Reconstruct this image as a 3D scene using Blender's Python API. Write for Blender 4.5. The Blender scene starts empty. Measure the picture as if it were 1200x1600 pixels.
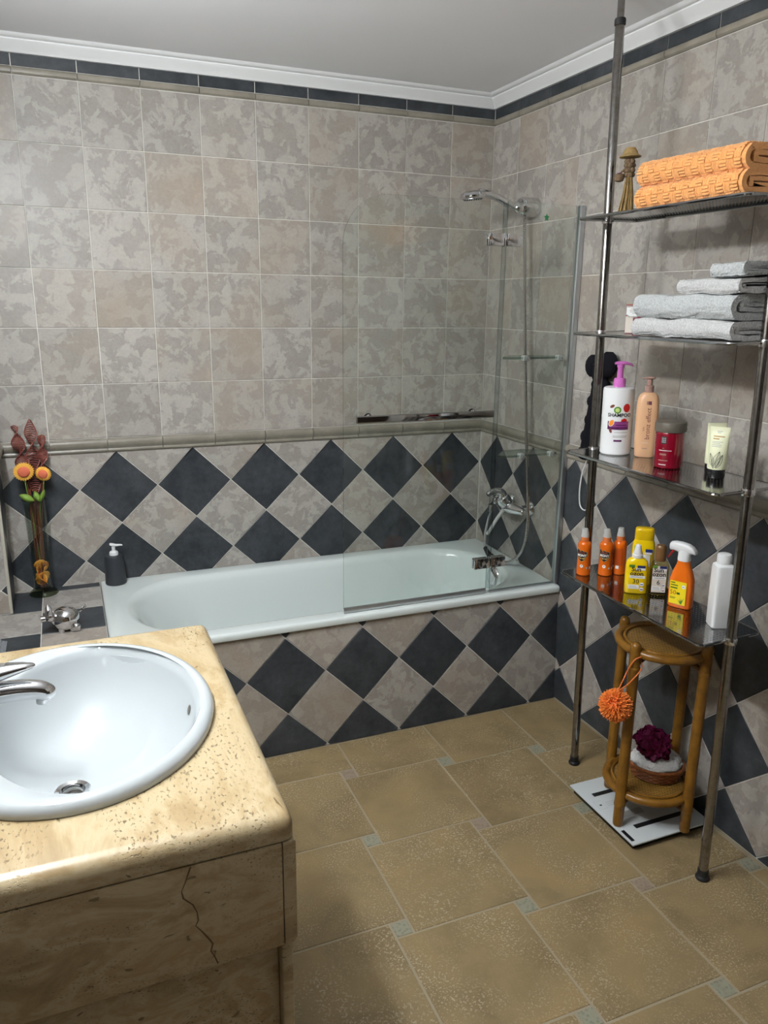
import bpy, bmesh, math, random
from mathutils import Vector, Matrix, Euler, noise as mnoise
PI = math.pi
random.seed(7)
SC = bpy.context.scene
COL = SC.collection

# ------------------------------------------------------------------ camera
cam_d = bpy.data.cameras.new('camera')
cam_d.sensor_fit = 'VERTICAL'
cam_d.sensor_height = 36.0
cam_d.lens = 1207.76 / 1600 * 36.0
cam_d.clip_start = 0.02
cam = bpy.data.objects.new('camera', cam_d)
COL.objects.link(cam)
def rodrigues(r):
    r = Vector(r); th = r.length
    return Matrix.Rotation(th, 3, r / th)
Rcv = rodrigues((0.262167, -0.387121, -0.0397573)) @ Matrix(((1, 0, 0), (0, 0, -1), (0, 1, 0)))
Rb = Matrix((Rcv[0], -Rcv[1], -Rcv[2])).transposed()
cam.matrix_world = Matrix.Translation((-1.72298, -3.03874, 1.53298)) @ Rb.to_4x4()
SC.camera = cam

# ------------------------------------------------------------------ world and exposure
w = bpy.data.worlds.new('world'); SC.world = w; w.use_nodes = True
w.node_tree.nodes['Background'].inputs[0].default_value = (0.9, 0.95, 1.0, 1)
w.node_tree.nodes['Background'].inputs[1].default_value = 0.05
SC.view_settings.view_transform = 'Standard'
SC.view_settings.look = 'None'
SC.view_settings.gamma = 1.0
SC.view_settings.use_curve_mapping = False
SC.view_settings.exposure = 0.0
LAMP_POWER = 330.0         # emission strength of the glass cubes over the mirror
LAMP_COL = (0.93, 0.97, 1.0)

# ------------------------------------------------------------------ materials
MATS = {}
def newmat(name):
    m = bpy.data.materials.new(name); m.use_nodes = True
    MATS[name] = m
    nt = m.node_tree
    return m, nt, nt.nodes['Principled BSDF']
def N(nt, t, **kw):
    n = nt.nodes.new(t)
    for k, v in kw.items():
        if k.startswith('i_'):
            n.inputs[k[2:].replace('_', ' ')].default_value = v
        else:
            setattr(n, k, v)
    return n
def ramp(nt, stops, interp='LINEAR'):
    n = nt.nodes.new('ShaderNodeValToRGB'); n.color_ramp.interpolation = interp
    e = n.color_ramp.elements
    e[0].position, e[0].color = stops[0][0], (*stops[0][1], 1)
    e[1].position, e[1].color = stops[1][0], (*stops[1][1], 1)
    for p, c in stops[2:]:
        k = e.new(p); k.color = (*c, 1)
    return n
def g(v): return (v, v, v)
def mixc(nt, fac, a, b, mode='MIX'):
    n = nt.nodes.new('ShaderNodeMix'); n.data_type = 'RGBA'; n.blend_type = mode
    for sock, v in ((n.inputs[0], fac), (n.inputs[6], a), (n.inputs[7], b)):
        if hasattr(v, 'links') or isinstance(v, bpy.types.NodeSocket): nt.links.new(v, sock)
        elif isinstance(v, (int, float)): sock.default_value = v
        else: sock.default_value = (*v, 1)
    return n.outputs[2]
def pm(name, base, rough=0.5, metal=0.0, spec=0.5, coat=0.0, trans=0.0, ior=1.45, bump=None, var=None, sheen=0.0, sss=0.0, alpha=1.0):
    m, nt, p = newmat(name)
    p.inputs['Base Color'].default_value = (*base, 1)
    p.inputs['Roughness'].default_value = rough
    p.inputs['Metallic'].default_value = metal
    p.inputs['Specular IOR Level'].default_value = spec
    p.inputs['Coat Weight'].default_value = coat
    p.inputs['Transmission Weight'].default_value = trans
    p.inputs['IOR'].default_value = ior
    p.inputs['Sheen Weight'].default_value = sheen
    tc = N(nt, 'ShaderNodeTexCoord')
    if var:
        c2, sc, lo, hi = var
        n = N(nt, 'ShaderNodeTexNoise', i_Scale=sc, i_Detail=5.0, i_Roughness=0.6)
        nt.links.new(tc.outputs['Object'], n.inputs['Vector'])
        r = ramp(nt, [(lo, base), (hi, c2)])
        nt.links.new(n.outputs['Fac'], r.inputs[0])
        nt.links.new(r.outputs[0], p.inputs['Base Color'])
    if bump:
        sc, st, dist = bump
        n = N(nt, 'ShaderNodeTexNoise', i_Scale=sc, i_Detail=3.0)
        nt.links.new(tc.outputs['Object'], n.inputs['Vector'])
        b = N(nt, 'ShaderNodeBump', i_Strength=st, i_Distance=dist)
        nt.links.new(n.outputs['Fac'], b.inputs['Height'])
        nt.links.new(b.outputs[0], p.inputs['Normal'])
    return m
def offs_coord(nt):
    """object coordinates shifted by a random amount for each object"""
    tc = N(nt, 'ShaderNodeTexCoord'); oi = N(nt, 'ShaderNodeObjectInfo')
    cx = N(nt, 'ShaderNodeCombineXYZ')
    for i, k in enumerate((37.0, 91.0, 53.0)):
        mm = N(nt, 'ShaderNodeMath', operation='MULTIPLY'); mm.inputs[1].default_value = k
        nt.links.new(oi.outputs['Random'], mm.inputs[0]); nt.links.new(mm.outputs[0], cx.inputs[i])
    ad = N(nt, 'ShaderNodeVectorMath', operation='ADD')
    nt.links.new(tc.outputs['Object'], ad.inputs[0]); nt.links.new(cx.outputs[0], ad.inputs[1])
    return ad.outputs[0], oi.outputs['Random']

def tile_marble(name, light, dark, warm, rough=0.38):
    m, nt, p = newmat(name)
    co, rnd = offs_coord(nt)
    n1 = N(nt, 'ShaderNodeTexNoise', i_Scale=17.0, i_Detail=11.0, i_Roughness=0.64, i_Distortion=0.45)
    n2 = N(nt, 'ShaderNodeTexNoise', i_Scale=34.0, i_Detail=8.0, i_Roughness=0.7, i_Distortion=0.3)
    n3 = N(nt, 'ShaderNodeTexNoise', i_Scale=4.5, i_Detail=3.0)
    n4 = N(nt, 'ShaderNodeTexNoise', i_Scale=120.0, i_Detail=3.0)
    for n in (n1, n2, n3, n4): nt.links.new(co, n.inputs['Vector'])
    r1 = ramp(nt, [(0.48, g(0.0)), (0.515, g(1.0))]); nt.links.new(n1.outputs['Fac'], r1.inputs[0])
    r2 = ramp(nt, [(0.42, g(0.0)), (0.62, g(1.0))]); nt.links.new(n2.outputs['Fac'], r2.inputs[0])
    r3 = ramp(nt, [(0.36, g(0.05)), (0.68, g(0.8))]); nt.links.new(n3.outputs['Fac'], r3.inputs[0])
    mid = tuple((a + b) / 2 for a, b in zip(light, dark))
    c = mixc(nt, r1.outputs[0], light, dark)
    f2 = N(nt, 'ShaderNodeMath', operation='MULTIPLY'); f2.inputs[1].default_value = 0.6
    nt.links.new(r2.outputs[0], f2.inputs[0])
    c = mixc(nt, f2.outputs[0], c, mid)
    # some tiles are warmer than others
    rr = ramp(nt, [(0.35, g(0.15)), (0.95, g(1.0))]); nt.links.new(rnd, rr.inputs[0])
    wf = N(nt, 'ShaderNodeMath', operation='MULTIPLY')
    nt.links.new(r3.outputs[0], wf.inputs[0]); nt.links.new(rr.outputs[0], wf.inputs[1])
    c = mixc(nt, wf.outputs[0], c, warm)
    br = ramp(nt, [(0.0, g(0.86)), (1.0, g(1.0))])
    w2 = N(nt, 'ShaderNodeTexWhiteNoise', noise_dimensions='1D'); nt.links.new(rnd, w2.inputs['W'])
    nt.links.new(w2.outputs['Value'], br.inputs[0])
    c = mixc(nt, 1.0, c, br.outputs[0], 'MULTIPLY')
    fg = ramp(nt, [(0.3, g(0.9)), (0.7, g(1.0))]); nt.links.new(n4.outputs['Fac'], fg.inputs[0])
    c = mixc(nt, 1.0, c, fg.outputs[0], 'MULTIPLY')
    nt.links.new(c, p.inputs['Base Color'])
    p.inputs['Roughness'].default_value = rough
    p.inputs['Specular IOR Level'].default_value = 0.35
    b = N(nt, 'ShaderNodeBump', i_Strength=0.12, i_Distance=0.002)
    nt.links.new(n1.outputs['Fac'], b.inputs['Height']); nt.links.new(b.outputs[0], p.inputs['Normal'])
    return m
tile_marble('tile_beige', (0.455, 0.430, 0.392), (0.318, 0.294, 0.265), (0.40, 0.33, 0.262))

def tile_slate(name, a, b_, rough=0.42):
    m, nt, p = newmat(name)
    co, rnd = offs_coord(nt)
    n1 = N(nt, 'ShaderNodeTexNoise', i_Scale=9.0, i_Detail=8.0, i_Roughness=0.7)
    n2 = N(nt, 'ShaderNodeTexNoise', i_Scale=45.0, i_Detail=4.0, i_Roughness=0.7)
    for n in (n1, n2): nt.links.new(co, n.inputs['Vector'])
    r1 = ramp(nt, [(0.38, a), (0.68, b_)]); nt.links.new(n1.outputs['Fac'], r1.inputs[0])
    r2 = ramp(nt, [(0.3, g(0.78)), (0.72, g(1.15))]); nt.links.new(n2.outputs['Fac'], r2.inputs[0])
    c = mixc(nt, 1.0, r1.outputs[0], r2.outputs[0], 'MULTIPLY')
    nt.links.new(c, p.inputs['Base Color'])
    p.inputs['Roughness'].default_value = rough; p.inputs['Specular IOR Level'].default_value = 0.35
    b = N(nt, 'ShaderNodeBump', i_Strength=0.15, i_Distance=0.002)
    nt.links.new(n2.outputs['Fac'], b.inputs['Height']); nt.links.new(b.outputs[0], p.inputs['Normal'])
tile_slate('tile_slate', (0.026, 0.031, 0.036), (0.064, 0.070, 0.077))

def floor_tile(name):
    m, nt, p = newmat(name)
    co, rnd = offs_coord(nt)
    n1 = N(nt, 'ShaderNodeTexNoise', i_Scale=5.0, i_Detail=4.0, i_Roughness=0.6, i_Distortion=0.5)
    n2 = N(nt, 'ShaderNodeTexNoise', i_Scale=190.0, i_Detail=2.0, i_Roughness=0.6)
    n3 = N(nt, 'ShaderNodeTexNoise', i_Scale=7.0, i_Detail=2.0)
    for n in (n1, n2, n3): nt.links.new(co, n.inputs['Vector'])
    r1 = ramp(nt, [(0.3, (0.170, 0.122, 0.058)), (0.52, (0.240, 0.176, 0.088)), (0.75, (0.295, 0.206, 0.095))])
    nt.links.new(n1.outputs['Fac'], r1.inputs[0])
    r2 = ramp(nt, [(0.54, g(0.0)), (0.64, g(1.0))]); nt.links.new(n2.outputs['Fac'], r2.inputs[0])
    r3 = ramp(nt, [(0.38, g(0.08)), (0.64, g(0.9))]); nt.links.new(n3.outputs['Fac'], r3.inputs[0])
    f = N(nt, 'ShaderNodeMath', operation='MULTIPLY')
    nt.links.new(r2.outputs[0], f.inputs[0]); nt.links.new(r3.outputs[0], f.inputs[1])
    c = mixc(nt, f.outputs[0], r1.outputs[0], (0.40, 0.335, 0.23))
    nt.links.new(c, p.inputs['Base Color'])
    p.inputs['Roughness'].default_value = 0.5; p.inputs['Specular IOR Level'].default_value = 0.35
    b = N(nt, 'ShaderNodeBump', i_Strength=0.25, i_Distance=0.002)
    nt.links.new(n2.outputs['Fac'], b.inputs['Height']); nt.links.new(b.outputs[0], p.inputs['Normal'])
floor_tile('floor_tile')

def insert_mat(name, a, b_):
    m, nt, p = newmat(name)
    co, rnd = offs_coord(nt)
    n1 = N(nt, 'ShaderNodeTexVoronoi', i_Scale=110.0)
    nt.links.new(co, n1.inputs['Vector'])
    r1 = ramp(nt, [(0.15, a), (0.55, b_)]); nt.links.new(n1.outputs['Distance'], r1.inputs[0])
    nt.links.new(r1.outputs[0], p.inputs['Base Color']); p.inputs['Roughness'].default_value = 0.5
    b = N(nt, 'ShaderNodeBump', i_Strength=0.6, i_Distance=0.002)
    nt.links.new(n1.outputs['Distance'], b.inputs['Height']); nt.links.new(b.outputs[0], p.inputs['Normal'])
insert_mat('insert_green', (0.185, 0.185, 0.135), (0.26, 0.255, 0.185))
insert_mat('insert_pink', (0.215, 0.16, 0.115), (0.27, 0.21, 0.155))

def travertine(name):
    m, nt, p = newmat(name)
    tc = N(nt, 'ShaderNodeTexCoord')
    mp = N(nt, 'ShaderNodeMapping'); mp.inputs['Scale'].default_value = (1.0, 0.45, 2.2)
    nt.links.new(tc.outputs['Object'], mp.inputs['Vector'])
    n1 = N(nt, 'ShaderNodeTexNoise', i_Scale=8.0, i_Detail=9.0, i_Roughness=0.66, i_Distortion=0.6)
    n2 = N(nt, 'ShaderNodeTexNoise', i_Scale=230.0, i_Detail=2.0, i_Roughness=0.5, i_Distortion=0.2)
    n3 = N(nt, 'ShaderNodeTexNoise', i_Scale=9.0, i_Detail=2.0)
    n4 = N(nt, 'ShaderNodeTexNoise', i_Scale=42.0, i_Detail=2.0, i_Distortion=0.8)
    for n in (n1, n2, n3, n4): nt.links.new(mp.outputs[0], n.inputs['Vector'])
    r1 = ramp(nt, [(0.28, (0.27, 0.180, 0.082)), (0.43, (0.40, 0.297, 0.158)), (0.52, (0.50, 0.405, 0.248)), (0.60, (0.40, 0.290, 0.150)), (0.72, (0.50, 0.400, 0.240))])
    nt.links.new(n1.outputs['Fac'], r1.inputs[0])
    r2 = ramp(nt, [(0.60, g(0.0)), (0.66, g(1.0))]); nt.links.new(n2.outputs['Fac'], r2.inputs[0])
    r3 = ramp(nt, [(0.42, g(0.0)), (0.56, g(0.9))]); nt.links.new(n3.outputs['Fac'], r3.inputs[0])
    f = N(nt, 'ShaderNodeMath', operation='MULTIPLY')
    nt.links.new(r2.outputs[0], f.inputs[0]); nt.links.new(r3.outputs[0], f.inputs[1])
    r4 = ramp(nt, [(0.70, g(0.0)), (0.73, g(0.9))]); nt.links.new(n4.outputs['Fac'], r4.inputs[0])
    f2 = N(nt, 'ShaderNodeMath', operation='MAXIMUM')
    nt.links.new(f.outputs[0], f2.inputs[0]); nt.links.new(r4.outputs[0], f2.inputs[1])
    c = mixc(nt, f2.outputs[0], r1.outputs[0], (0.16, 0.115, 0.055))
    nt.links.new(c, p.inputs['Base Color'])
    p.inputs['Roughness'].default_value = 0.28; p.inputs['Specular IOR Level'].default_value = 0.45
    b = N(nt, 'ShaderNodeBump', i_Strength=0.5, i_Distance=0.003, invert=True)
    nt.links.new(f2.outputs[0], b.inputs['Height']); nt.links.new(b.outputs[0], p.inputs['Normal'])
travertine('travertine')

pm('grout', (0.68, 0.66, 0.61), 0.8)
pm('grout_floor', (0.31, 0.26, 0.18), 0.85, bump=(200, 0.3, 0.001))
pm('moulding', (0.205, 0.185, 0.148), 0.35, var=((0.27, 0.245, 0.20), 14.0, 0.4, 0.65))
pm('plaster', (0.92, 0.93, 0.96), 0.85, bump=(300, 0.05, 0.0006))
pm('cornice_white', (0.78, 0.79, 0.79), 0.6)
pm('wall_plain', (0.40, 0.37, 0.335), 0.5, var=((0.31, 0.28, 0.25), 11.0, 0.42, 0.58))
pm('unseen_wall_dark', (0.045, 0.028, 0.018), 0.45, var=((0.03, 0.018, 0.011), 8.0, 0.4, 0.6))  # invented dark finish for the unseen wall, keeps its bounce light low
pm('cream_trim', (0.52, 0.50, 0.42), 0.4)
pm('enamel', (0.70, 0.76, 0.74), 0.10, spec=0.5, coat=0.3)
pm('porcelain', (0.455, 0.488, 0.498), 0.02, spec=0.6)
pm('chrome', (0.72, 0.72, 0.73), 0.07, metal=1.0)
pm('chrome_dark', (0.30, 0.29, 0.28), 0.14, metal=1.0, var=((0.22, 0.20, 0.175), 60.0, 0.45, 0.7))
pm('hose_metal', (0.62, 0.61, 0.60), 0.22, metal=1.0)
pm('chrome_bar', (0.34, 0.34, 0.34), 0.05, metal=1.0)
pm('shelf_metal', (0.36, 0.36, 0.36), 0.12, metal=1.0)
pm('alu', (0.50, 0.52, 0.53), 0.35, metal=0.9)
pm('rubber', (0.012, 0.012, 0.013), 0.6)
pm('black_plastic', (0.012, 0.012, 0.013), 0.25)
pm('white_plastic', (0.78, 0.79, 0.79), 0.32)
pm('milky_plastic', (0.62, 0.62, 0.60), 0.3, trans=0.25)
pm('rattan', (0.215, 0.098, 0.012), 0.28, spec=0.5, var=((0.12, 0.050, 0.007), 22.0, 0.45, 0.75))
pm('wicker', (0.24, 0.075, 0.02), 0.4, var=((0.12, 0.035, 0.01), 90.0, 0.4, 0.7))
pm('charcoal_ceramic', (0.030, 0.034, 0.040), 0.35)
pm('straw', (0.34, 0.225, 0.085), 0.8, var=((0.19, 0.12, 0.045), 60.0, 0.4, 0.65))
pm('dry_brown', (0.16, 0.105, 0.055), 0.85, var=((0.09, 0.055, 0.03), 80.0, 0.4, 0.65))
pm('reed_red', (0.23, 0.065, 0.045), 0.55, var=((0.12, 0.03, 0.025), 40.0, 0.35, 0.7))
pm('petal_yellow', (0.80, 0.42, 0.06), 0.6)
pm('flower_heart', (0.72, 0.17, 0.09), 0.8, bump=(700, 0.8, 0.002))
pm('petal_orange', (0.85, 0.40, 0.05), 0.55, var=((0.60, 0.08, 0.015), 30.0, 0.48, 0.62))
pm('leaf_green', (0.20, 0.33, 0.05), 0.5)
pm('stem_brown', (0.16, 0.045, 0.02), 0.6)
pm('puff_burgundy', (0.105, 0.003, 0.034), 0.55, spec=0.2)
pm('pom_orange', (0.90, 0.27, 0.05), 0.55)
pm('cord_orange', (0.62, 0.16, 0.04), 0.6)
pm('cord_white', (0.75, 0.75, 0.73), 0.6)
pm('black_fabric', (0.008, 0.008, 0.011), 0.9, spec=0.15, bump=(500, 0.8, 0.003))
pm('grey_fabric', (0.05, 0.05, 0.055), 0.9, spec=0.15, bump=(500, 0.8, 0.003))
pm('scale_glass', (0.62, 0.66, 0.67), 0.08, coat=0.5)
pm('lamp_white', (0.8, 0.8, 0.8), 0.4)
pm('cap_brown', (0.17, 0.085, 0.03), 0.3)
pm('orange_bottle', (0.76, 0.15, 0.008), 0.22, coat=0.3)
pm('orange_dark', (0.40, 0.06, 0.006), 0.3)
pm('orange_spray', (0.66, 0.125, 0.006), 0.22, coat=0.2)
pm('yellow_bottle', (0.86, 0.60, 0.004), 0.22, coat=0.3)
pm('yellow_deep', (0.72, 0.47, 0.004), 0.25, coat=0.2)
pm('pink_pump', (0.60, 0.16, 0.50), 0.3)
pm('taupe_pump', (0.33, 0.20, 0.165), 0.3)
pm('tan_bottle', (0.68, 0.40, 0.225), 0.35)
pm('red_jar', (0.18, 0.001, 0.012), 0.1, coat=0.8)
pm('lid_taupe', (0.11, 0.095, 0.075), 0.45)
pm('cream_tube', (0.76, 0.77, 0.53), 0.4)
pm('print_black', (0.01, 0.01, 0.012), 0.5)
pm('print_blue', (0.012, 0.022, 0.12), 0.5)
pm('print_white', (0.80, 0.80, 0.78), 0.5)
pm('print_grey', (0.35, 0.35, 0.33), 0.5)
pm('print_purple', (0.085, 0.008, 0.075), 0.4)
pm('print_mauve', (0.26, 0.055, 0.22), 0.4)
pm('print_green', (0.10, 0.24, 0.02), 0.5)
pm('print_lightgreen', (0.50, 0.62, 0.20), 0.5)
pm('print_darkgreen', (0.02, 0.09, 0.01), 0.5)
pm('print_red', (0.50, 0.012, 0.012), 0.35)
pm('print_orange', (0.80, 0.25, 0.02), 0.5)
pm('print_brown', (0.16, 0.04, 0.03), 0.5)
pm('print_gold', (0.42, 0.27, 0.08), 0.5)
pm('print_yellow', (0.86, 0.66, 0.01), 0.4)
pm('box_rose', (0.25, 0.05, 0.07), 0.5)
pm('box_cream', (0.66, 0.60, 0.52), 0.5)
pm('sticker_green', (0.03, 0.22, 0.08), 0.5)

def towel_mat(name, c1, c2, bs=0.9, bd=0.006):
    m, nt, p = newmat(name)
    tc = N(nt, 'ShaderNodeTexCoord')
    n = N(nt, 'ShaderNodeTexNoise', i_Scale=230.0, i_Detail=3.0, i_Roughness=0.7)
    nt.links.new(tc.outputs['Object'], n.inputs['Vector'])
    r = ramp(nt, [(0.33, c2), (0.62, c1)]); nt.links.new(n.outputs['Fac'], r.inputs[0])
    nt.links.new(r.outputs[0], p.inputs['Base Color'])
    p.inputs['Roughness'].default_value = 0.95; p.inputs['Sheen Weight'].default_value = 0.35
    p.inputs['Specular IOR Level'].default_value = 0.1
    b = N(nt, 'ShaderNodeBump', i_Strength=bs, i_Distance=bd)
    nt.links.new(n.outputs['Fac'], b.inputs['Height'])
    last = b.outputs[0]
    nt.links.new(last, p.inputs['Normal'])
towel_mat('towel_orange', (0.82, 0.405, 0.150), (0.70, 0.31, 0.095), 0.5, 0.002)
towel_mat('towel_grey', (0.60, 0.62, 0.62), (0.36, 0.38, 0.38))
towel_mat('towel_light', (0.66, 0.66, 0.65), (0.44, 0.44, 0.44))
towel_mat('towel_white', (0.84, 0.84, 0.82), (0.62, 0.62, 0.61))
towel_mat('cloth_grey', (0.30, 0.31, 0.32), (0.14, 0.15, 0.16))

def cane_mat(name):
    m, nt, p = newmat(name)
    tc = N(nt, 'ShaderNodeTexCoord')
    mp = N(nt, 'ShaderNodeMapping'); mp.inputs['Rotation'].default_value = (0, 0, 0.6)
    nt.links.new(tc.outputs['Object'], mp.inputs['Vector'])
    ck = N(nt, 'ShaderNodeTexBrick', i_Scale=1.0)
    ck.offset = 0.5
    ck.inputs['Scale'].default_value = 1.0
    ck.inputs['Brick Width'].default_value = 0.016; ck.inputs['Row Height'].default_value = 0.0062
    ck.inputs['Mortar Size'].default_value = 0.0014; ck.inputs['Mortar Smooth'].default_value = 0.5
    ck.inputs['Color1'].default_value = (0.38, 0.215, 0.04, 1); ck.inputs['Color2'].default_value = (0.27, 0.145, 0.025, 1)
    ck.inputs['Mortar'].default_value = (0.08, 0.035, 0.005, 1)
    nt.links.new(mp.outputs[0], ck.inputs['Vector'])
    nt.links.new(ck.outputs['Color'], p.inputs['Base Color']); p.inputs['Roughness'].default_value = 0.45
    b = N(nt, 'ShaderNodeBump', i_Strength=0.8, i_Distance=0.002, invert=True)
    nt.links.new(ck.outputs['Fac'], b.inputs['Height']); nt.links.new(b.outputs[0], p.inputs['Normal'])
cane_mat('cane_weave')

def sheet_glass(name, tint, refl=1.0):
    """clear sheet glass: straight-through transmission with Fresnel reflection"""
    m = bpy.data.materials.new(name); m.use_nodes = True; MATS[name] = m
    nt = m.node_tree; nt.nodes.clear()
    o = N(nt, 'ShaderNodeOutputMaterial'); t = N(nt, 'ShaderNodeBsdfTransparent'); s = N(nt, 'ShaderNodeBsdfGlossy')
    t.inputs[0].default_value = (*tint, 1); s.inputs['Roughness'].default_value = 0.0
    f = N(nt, 'ShaderNodeFresnel')
    ge = N(nt, 'ShaderNodeNewGeometry'); io = N(nt, 'ShaderNodeMath', operation='MULTIPLY_ADD')
    io.inputs[1].default_value = 1 / 1.45 - 1.45; io.inputs[2].default_value = 1.45      # same index on entry and exit: a thin sheet
    nt.links.new(ge.outputs['Backfacing'], io.inputs[0]); nt.links.new(io.outputs[0], f.inputs['IOR'])
    mm = N(nt, 'ShaderNodeMath', operation='MULTIPLY'); mm.inputs[1].default_value = refl
    mx = N(nt, 'ShaderNodeMixShader')
    nt.links.new(f.outputs[0], mm.inputs[0]); nt.links.new(mm.outputs[0], mx.inputs[0])
    nt.links.new(t.outputs[0], mx.inputs[1]); nt.links.new(s.outputs[0], mx.inputs[2])
    nt.links.new(mx.outputs[0], o.inputs[0])
sheet_glass('pane_glass', (0.962, 0.980, 0.970), 0.8)
sheet_glass('seal_strip', (0.82, 0.85, 0.85), 1.0)
sheet_glass('edge_glass', (0.55, 0.66, 0.62), 0.9)
sheet_glass('shelf_glass', (0.86, 0.94, 0.91), 0.9)
sheet_glass('vase_glass', (0.90, 0.93, 0.91), 1.0)
sheet_glass('vase_foot', (0.66, 0.70, 0.60), 1.0)
sheet_glass('oil_bottle', (0.80, 0.74, 0.50), 1.0)
sheet_glass('clear_bottle', (0.90, 0.91, 0.90), 1.0)

def emis(name, col, s):
    m = bpy.data.materials.new(name); m.use_nodes = True; MATS[name] = m
    nt = m.node_tree; nt.nodes.clear()
    o = N(nt, 'ShaderNodeOutputMaterial'); e = N(nt, 'ShaderNodeEmission')
    e.inputs[0].default_value = (*col, 1); e.inputs[1].default_value = s
    nt.links.new(e.outputs[0], o.inputs[0])
emis('led', LAMP_COL, LAMP_POWER)

# ------------------------------------------------------------------ mesh helpers
class MB:
    """collects shapes that become ONE mesh"""
    def __init__(self): self.v = []; self.f = []
    def add(self, v, f, M=None):
        o = len(self.v)
        for p in v:
            p = Vector(p)
            self.v.append(tuple(M @ p) if M else tuple(p))
        self.f += [tuple(i + o for i in q) for q in f]
        return self
    def box(self, c, s, bev=0.0, seg=2, M=None):
        bm = bmesh.new(); bmesh.ops.create_cube(bm, size=1.0)
        for v in bm.verts: v.co = Vector((v.co.x * s[0], v.co.y * s[1], v.co.z * s[2])) + Vector(c)
        if bev > 0: bmesh.ops.bevel(bm, geom=bm.edges[:], offset=bev, segments=seg, affect='EDGES', profile=0.5)
        bm.verts.index_update()
        r = ([v.co.copy() for v in bm.verts], [[v.index for v in f.verts] for f in bm.faces]); bm.free()
        return self.add(*r, M=M)
    def loops(self, L, cap0=True, cap1=True, closed=True, M=None):
        n = len(L[0]); v = [p for l in L for p in l]; f = []
        for i in range(len(L) - 1):
            for j in range(n if closed else n - 1):
                k = (j + 1) % n
                f.append((i * n + j, i * n + k, (i + 1) * n + k, (i + 1) * n + j))
        if cap0: f.append(tuple(reversed(range(n))))
        if cap1: f.append(tuple((len(L) - 1) * n + j for j in range(n)))
        return self.add(v, f, M)
    def lathe(self, prof, seg=32, M=None, cap=True):
        L = [[(r * math.cos(2 * PI * j / seg), r * math.sin(2 * PI * j / seg), z) for j in range(seg)] for r, z in prof]
        return self.loops(L, cap, cap, True, M)
    def tube(self, pts, r, seg=10, closed=False, M=None):
        P = [Vector(p) for p in pts]; n = len(P)
        R = r if isinstance(r, (list, tuple)) else [r] * n
        T = []
        for i in range(n):
            a = P[(i - 1) % n] if (closed or i > 0) else P[i]
            b = P[(i + 1) % n] if (closed or i < n - 1) else P[i]
            d = b - a
            T.append(d.normalized() if d.length > 1e-9 else Vector((0, 0, 1)))
        up = Vector((0, 0, 1)) if abs(T[0].z) < 0.9 else Vector((1, 0, 0))
        u = T[0].cross(up).normalized(); L = []
        for i in range(n):
            u = (u - T[i] * u.dot(T[i]))
            u = u.normalized() if u.length > 1e-6 else T[i].orthogonal().normalized()
            v = T[i].cross(u)
            L.append([P[i] + (u * math.cos(2 * PI * j / seg) + v * math.sin(2 * PI * j / seg)) * R[i] for j in range(seg)])
        if closed:
            L.append(L[0]); return self.loops(L, False, False, True, M)
        return self.loops(L, True, True, True, M)
    def sphere(self, c, r, seg=16, rings=10, M=None):
        r = r if isinstance(r, (tuple, list)) else (r, r, r)
        L = []
        for i in range(1, rings):
            a = PI * i / rings
            L.append([(c[0] + r[0] * math.sin(a) * math.cos(2 * PI * j / seg), c[1] + r[1] * math.sin(a) * math.sin(2 * PI * j / seg), c[2] - r[2] * math.cos(a)) for j in range(seg)])
        return self.loops(L, True, True, True, M)
    def build(self, name, mat, parent=None, smooth=35, M=None):
        me = bpy.data.meshes.new(name); me.from_pydata(self.v, [], self.f); me.update()
        if M: me.transform(M)
        if mat: me.materials.append(MATS[mat])
        if smooth:
            for p in me.polygons: p.use_smooth = True
            me.set_sharp_from_angle(angle=math.radians(smooth))
        o = bpy.data.objects.new(name, me); COL.objects.link(o)
        if parent: o.parent = parent
        return o
def tag(o, label=None, cat=None, group=None, kind=None):
    if label: o['label'] = label
    if cat: o['category'] = cat
    if group: o['group'] = group
    if kind: o['kind'] = kind
    return o
def thing(name, label, cat, M=None, group=None):
    o = bpy.data.objects.new(name, None); COL.objects.link(o); o.empty_display_size = 0.05
    if M is not None: o.matrix_world = M
    return tag(o, label, cat, group)
def T(x, y, z): return Matrix.Translation((x, y, z))
def RZ(a): return Matrix.Rotation(a, 4, 'Z')
def RX(a): return Matrix.Rotation(a, 4, 'X')
def RY(a): return Matrix.Rotation(a, 4, 'Y')
def rrect(cx, cy, hx, hy, r, z, m=10):
    P = []
    for k, (sx, sy) in enumerate(((1, 1), (-1, 1), (-1, -1), (1, -1))):
        for i in range(m):
            a = k * PI / 2 + (PI / 2) * i / (m - 1)
            P.append((cx + sx * (hx - r) + r * math.cos(a), cy + sy * (hy - r) + r * math.sin(a), z))
    return P
def ell(cx, cy, ax, ay, z, n=64):
    return [(cx + ax * math.cos(2 * PI * j / n), cy + ay * math.sin(2 * PI * j / n), z) for j in range(n)]
def sup(z, rx, ry, e=2.0, n=40, cx=0.0, cy=0.0):
    P = []
    for j in range(n):
        t = 2 * PI * j / n; c, s = math.cos(t), math.sin(t)
        P.append((cx + rx * math.copysign(abs(c) ** (2 / e), c), cy + ry * math.copysign(abs(s) ** (2 / e), s), z))
    return P
def catmull(pts, n=8, closed=False):
    P = [Vector(p) for p in pts]; out = []
    m = len(P); rng = range(m) if closed else range(m - 1)
    for i in rng:
        p0 = P[(i - 1) % m] if (closed or i > 0) else P[i]
        p1, p2 = P[i], P[(i + 1) % m]
        p3 = P[(i + 2) % m] if (closed or i + 2 < m) else p2
        for k in range(n):
            t = k / n
            out.append(0.5 * ((2 * p1) + (p2 - p0) * t + (2 * p0 - 5 * p1 + 4 * p2 - p3) * t * t + (3 * p1 - p0 - 3 * p2 + p3) * t ** 3))
    if not closed: out.append(P[-1])
    return out

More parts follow.
